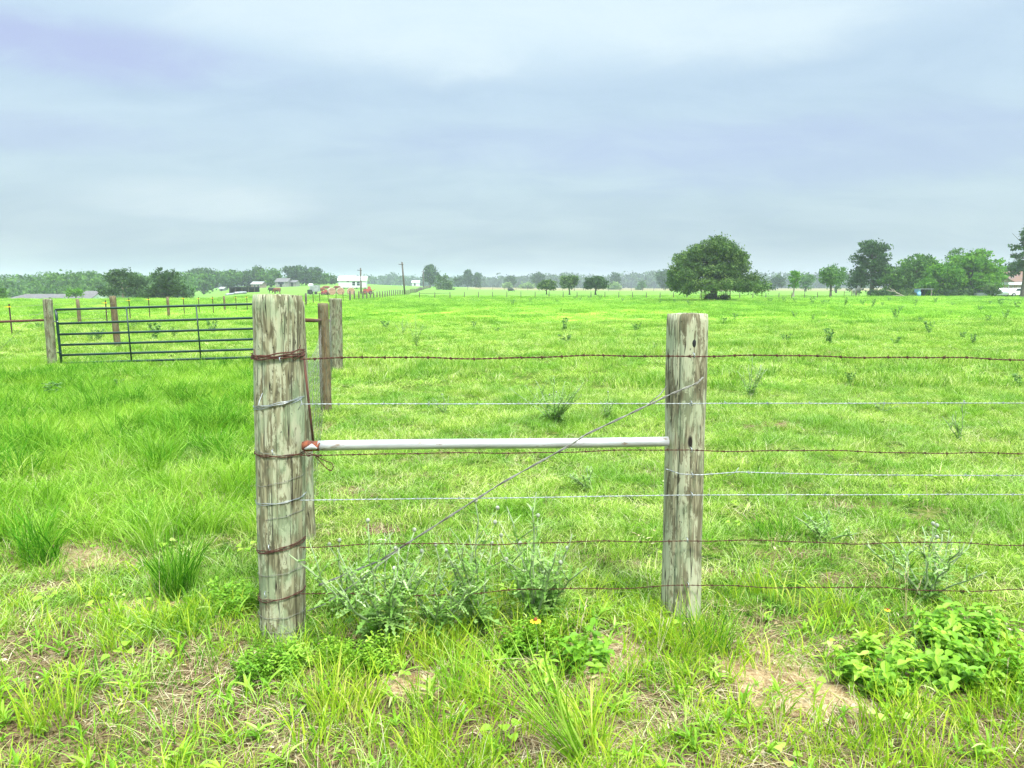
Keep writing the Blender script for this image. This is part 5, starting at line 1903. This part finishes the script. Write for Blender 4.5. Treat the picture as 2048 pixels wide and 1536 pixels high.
thistle('thistle_plant', gp(768, 1296), .60, .40, 12, 1, 'large silvery thistle between the fence posts, nearest the corner post', (-.12, .0), 4, 1.5)
thistle('thistle_plant', gp(868, 1280), .46, .34, 9, 22, 'bushy thistle tucked between the largest thistle and the tall budded one', (.05, .0), 3, 1.4)
thistle('thistle_plant', gp(958, 1270), .66, .32, 7, 2, 'tall thin budded thistle in the middle of the fence bay', (-.02, .0), 4, 1.2)
thistle('thistle_plant', gp(1068, 1254), .68, .30, 7, 3, 'thistle with the highest stalk, right of the fence bay middle', (.0, .0), 4, 1.1)
thistle('thistle_plant', gp(1092, 1235), .44, .30, 7, 13, 'thin thistle leaning right between the fence posts', (.30, .0), 2, 1.0)
thistle('thistle_plant', gp(690, 1235), .40, .22, 6, 23, 'smaller thistle just right of the foot of the corner post', (-.05, .0), 2, 1.2)
thistle('thistle_plant', gp(1850, 1205), .42, .36, 11, 4, 'grey green thistle under the wires near the lower right', (.02, 0), 3, .9)
thistle('thistle_plant', gp(1108, 850), .60, .72, 15, 5, 'bushy dark thistle with bare stalks above the brace pipe', (0, 0), 2, 1.3)
thistle('thistle_plant', gp(1215, 838), .34, .2, 4, 6, 'small pale thistle right of the bushy dark one above the pipe', (0, 0), 1, .7)
thistle('thistle_plant', gp(1180, 985), .22, .22, 6, 7, 'low dark thistle just under the brace pipe near the right post', (0, 0), 0, 1.0)
thistle('thistle_plant', gp(888, 830), .28, .22, 4, 8, 'small grey thistle above the left half of the brace pipe', (0, 0), 1, .7)
thistle('thistle_plant', gp(1500, 800), .62, .30, 7, 9, 'tall narrow thistle just right of the right post', (.03, 0), 2, .8)
thistle('thistle_plant', gp(1655, 1085), .22, .32, 8, 10, 'low spreading green thistle left of the lower right thistle', (0, 0), 0, 1.0)
thistle('thistle_plant', gp(1920, 888), .45, .2, 4, 11, 'upright pale thistle between the second and third strands at the right', (0, 0), 1, .7)
thistle('thistle_plant', gp(1765, 825), .18, .22, 4, 12, 'flat little thistle rosette under the silver strand at the right', (0, 0), 0, .8)
thistle('thistle_plant', gp(832, 692), .85, .35, 5, 14, 'upright thistle left of centre in the field above the top strand', (0, 0), 1, .7)
thistle('thistle_plant', gp(806, 672), .65, .35, 6, 15, 'round grey thistle behind the upright one left of centre', (0, 0), 1, .7)


def thistle_far_mesh(seed):
    r = np.random.default_rng(seed)
    nn = 170
    a = r.uniform(0, 6.283, nn)
    z = r.uniform(0, 1, nn) ** .8
    q = (.32 * (1 - .6 * z)) * r.uniform(.1, 1, nn)
    # stalks
    st = r.integers(0, 6, nn)
    sa = r.uniform(0, 6.283, 6)
    q2 = .28 * z
    C = np.stack([np.cos(sa[st]) * q2 + np.cos(a) * q * .35, np.sin(sa[st]) * q2 + np.sin(a) * q * .35, z * .75], 1)
    d = r.normal(size=(nn, 3)); d[:, 2] *= .5; d /= np.linalg.norm(d, axis=1)[:, None]
    b = r.normal(size=(nn, 3)); b -= d * np.sum(d * b, 1)[:, None]; b /= np.linalg.norm(b, axis=1)[:, None]
    s = r.uniform(.05, .11, nn)[:, None]
    V = np.stack([C - d * s, C + b * s * .3, C + d * s, C - b * s * .3], 1).reshape(-1, 3)
    return np_mesh('thistle_clump', V, np.arange(nn * 4).reshape(-1, 4), M['thistle_far'], {'tone': np.repeat(r.uniform(0, 1, nn), 4)})


TF = [thistle_far_mesh(i) for i in range(5)]
spots = [(948, 657), (992, 668), (1127, 664), (1272, 663), (1448, 650), (1470, 640), (1590, 636), (1625, 640), (1790, 640), (1858, 668), (1925, 680), (1945, 690), (1975, 645), (1900, 630), (1842, 645), (1765, 612),
         (1690, 612), (1625, 608), (1645, 610), (1655, 609), (1725, 610), (1745, 614), (1800, 622), (1870, 606), (1980, 610), (2000, 614), (2022, 611), (2035, 618), (1568, 606), (1590, 606), (1540, 606), (1905, 612),
         (1245, 603), (1150, 600), (1180, 600), (1200, 601), (1160, 603), (1060, 605), (1025, 612), (1115, 607), (1320, 608), (1350, 606), (180, 683), (196, 682), (270, 660), (310, 680), (350, 678), (425, 668), (80, 660), (240, 780), (105, 800),
         (1790, 690), (1660, 690), (1570, 690), (2040, 775), (770, 660), (1310, 705), (1110, 840), (1700, 770), (1380, 612), (1130, 690), (2010, 640), (1960, 622), (1830, 612), (1780, 604)]
for i, (px, py) in enumerate(spots):
    g = gp(px, py)
    o = link('thistle_clump', TF[i % 5], None, g)
    s = rng.uniform(.5, .95) * (1.0 if g.y > 45 else .75 if g.y > 20 else .5)
    o.scale = (s, s, s * rng.uniform(.6, 1.1))
    o.rotation_euler = (0, 0, rng.uniform(0, 6))
    if px < 600:
        tag(o, 'small grey green weed clump in the grass around the green gate', 'weed', 'weed clumps around the green gate')
    elif py < 625:
        tag(o, 'tiny grey green thistle clump in the far pasture', 'thistle', 'thistle clumps in the far pasture')
    else:
        tag(o, 'small grey green thistle clump in the middle of the pasture', 'thistle', 'thistle clumps in the middle pasture')


# ------------------------------------------------------------------ individual grass clumps and flowers
def clump(name, base, nb, rad, h0, h1, wd, lean, curl, mat, label, seed, drift=None):
    V, F, T = blades(nb, rad, h0, h1, wd, lean, curl, 6, (0, 1), 0, seed)
    if drift is not None:
        z = V[:, 2:3]
        V = V + np.concatenate([z * drift[0], z * drift[1], z * 0], 1)
    o = link(name, np_mesh(name, V, F, mat, {'tone': T}), None, base)
    return tag(o, label, 'grass clump')


clump('grass_clump', gp(358, 1192), 240, .085, .18, .40, .007, .38, .35, M['clump_green'], 'dark green upright grass clump on the sand left of the corner post', 1, (-.1, 0))
clump('grass_clump', gp(1165, 1525), 46, .035, .30, .62, .008, .35, .5, M['grass_lush'], 'long bladed grass clump fanning left at the bottom edge', 2, (-.75, .1))
clump('grass_clump', gp(1190, 1500), 40, .05, .2, .42, .006, .25, .35, M['grass_verge'], 'upright stiff grass clump beside the fanning one at the bottom edge', 3, (-.05, 0))
clump('grass_clump', gp(1375, 1300), 160, .13, .10, .26, .005, .4, .4, M['grass_verge'], 'grass clump growing against the foot of the right post', 4)
clump('grass_clump', gp(1420, 1300), 110, .10, .12, .30, .005, .4, .4, M['clump_green'], 'darker grass clump right of the foot of the right post', 5)
clump('grass_clump', gp(905, 1390), 60, .05, .15, .30, .006, .3, .35, M['grass_lush'], 'upright green grass clump right below the large thistle', 6)
clump('grass_clump', gp(1780, 1470), 80, .12, .14, .30, .006, .35, .45, M['grass_verge'], 'grass clump in front of the leafy weed patch at the lower right', 7)
clump('grass_clump', gp(1560, 1075), 140, .18, .10, .20, .007, .5, .5, M['clump_green'], 'lush grass clump behind the fence right of the right post', 8)
clump('grass_clump', gp(110, 1440), 110, .12, .12, .28, .006, .35, .4, M['grass_verge'], 'yellow green grass clump at the lower left corner', 9)
clump('grass_clump', gp(660, 1430), 90, .10, .12, .27, .006, .35, .4, M['grass_verge'], 'yellow green grass clump at the bottom below the corner post', 10)


def flower(px, py, base_py, label, s=1.0):
    g = gp(px, base_py)
    top = P(px, py, g.y)
    e = empty('wildflower', g, 0, label, 'flower')
    t_ = top - g
    mb = MB(); mb.tube([(0, 0, 0), (t_.x * .4 + .01, t_.y, t_.z * .5), (t_.x, t_.y, t_.z)], [.0022, .002, .0016], 5); mb.build('stem', M['thistle_stem'], e)
    mb = MB()
    for k_ in range(9):
        a = k_ / 9 * 6.283
        d = Vector((math.cos(a), math.sin(a), -.25))
        sd_ = Vector((-math.sin(a), math.cos(a), 0))
        c = Vector(t_)
        l_ = .026 * s
        mb.add([c + d * .006 * s + sd_ * .003 * s, c + d * .006 * s - sd_ * .003 * s, c + d * l_ * .8 - sd_ * .008 * s, c + d * l_, c + d * l_ * .8 + sd_ * .008 * s], [(0, 1, 2, 3, 4)])
    mb.build('petals', M['petal'], e)
    mb = MB(); mb.tube([Vector(t_) - Vector((0, 0, .003)), Vector(t_) + Vector((0, 0, .004)), Vector(t_) + Vector((0, 0, .011)) * s], [.006 * s, .010 * s, .004 * s], 10); mb.build('flower_head', M['flower_eye'], e)


flower(1071, 1240, 1330, 'yellow daisy like flower with red brown centre between the fence posts', 1.0)
flower(1775, 1219, 1290, 'small orange flower head above the weed patch at the lower right', .55)

# ------------------------------------------------------------------ haze
m, t = material('haze')
vol = t.n('ShaderNodeVolumePrincipled', {'Color': (0.80, 0.84, 0.96, 1.0), 'Density': 0.00052, 'Anisotropy': 0.2})
om = t.n('ShaderNodeOutputMaterial')
t.t.links.new(vol.outputs[0], om.inputs['Volume'])
mb = MB()
mb.box((0, 1400, 8), (5200, 3200, 24))
hz = mb.build('haze', m, None)
tag(hz, 'thin bluish morning haze over the far fields', None, None, 'stuff')
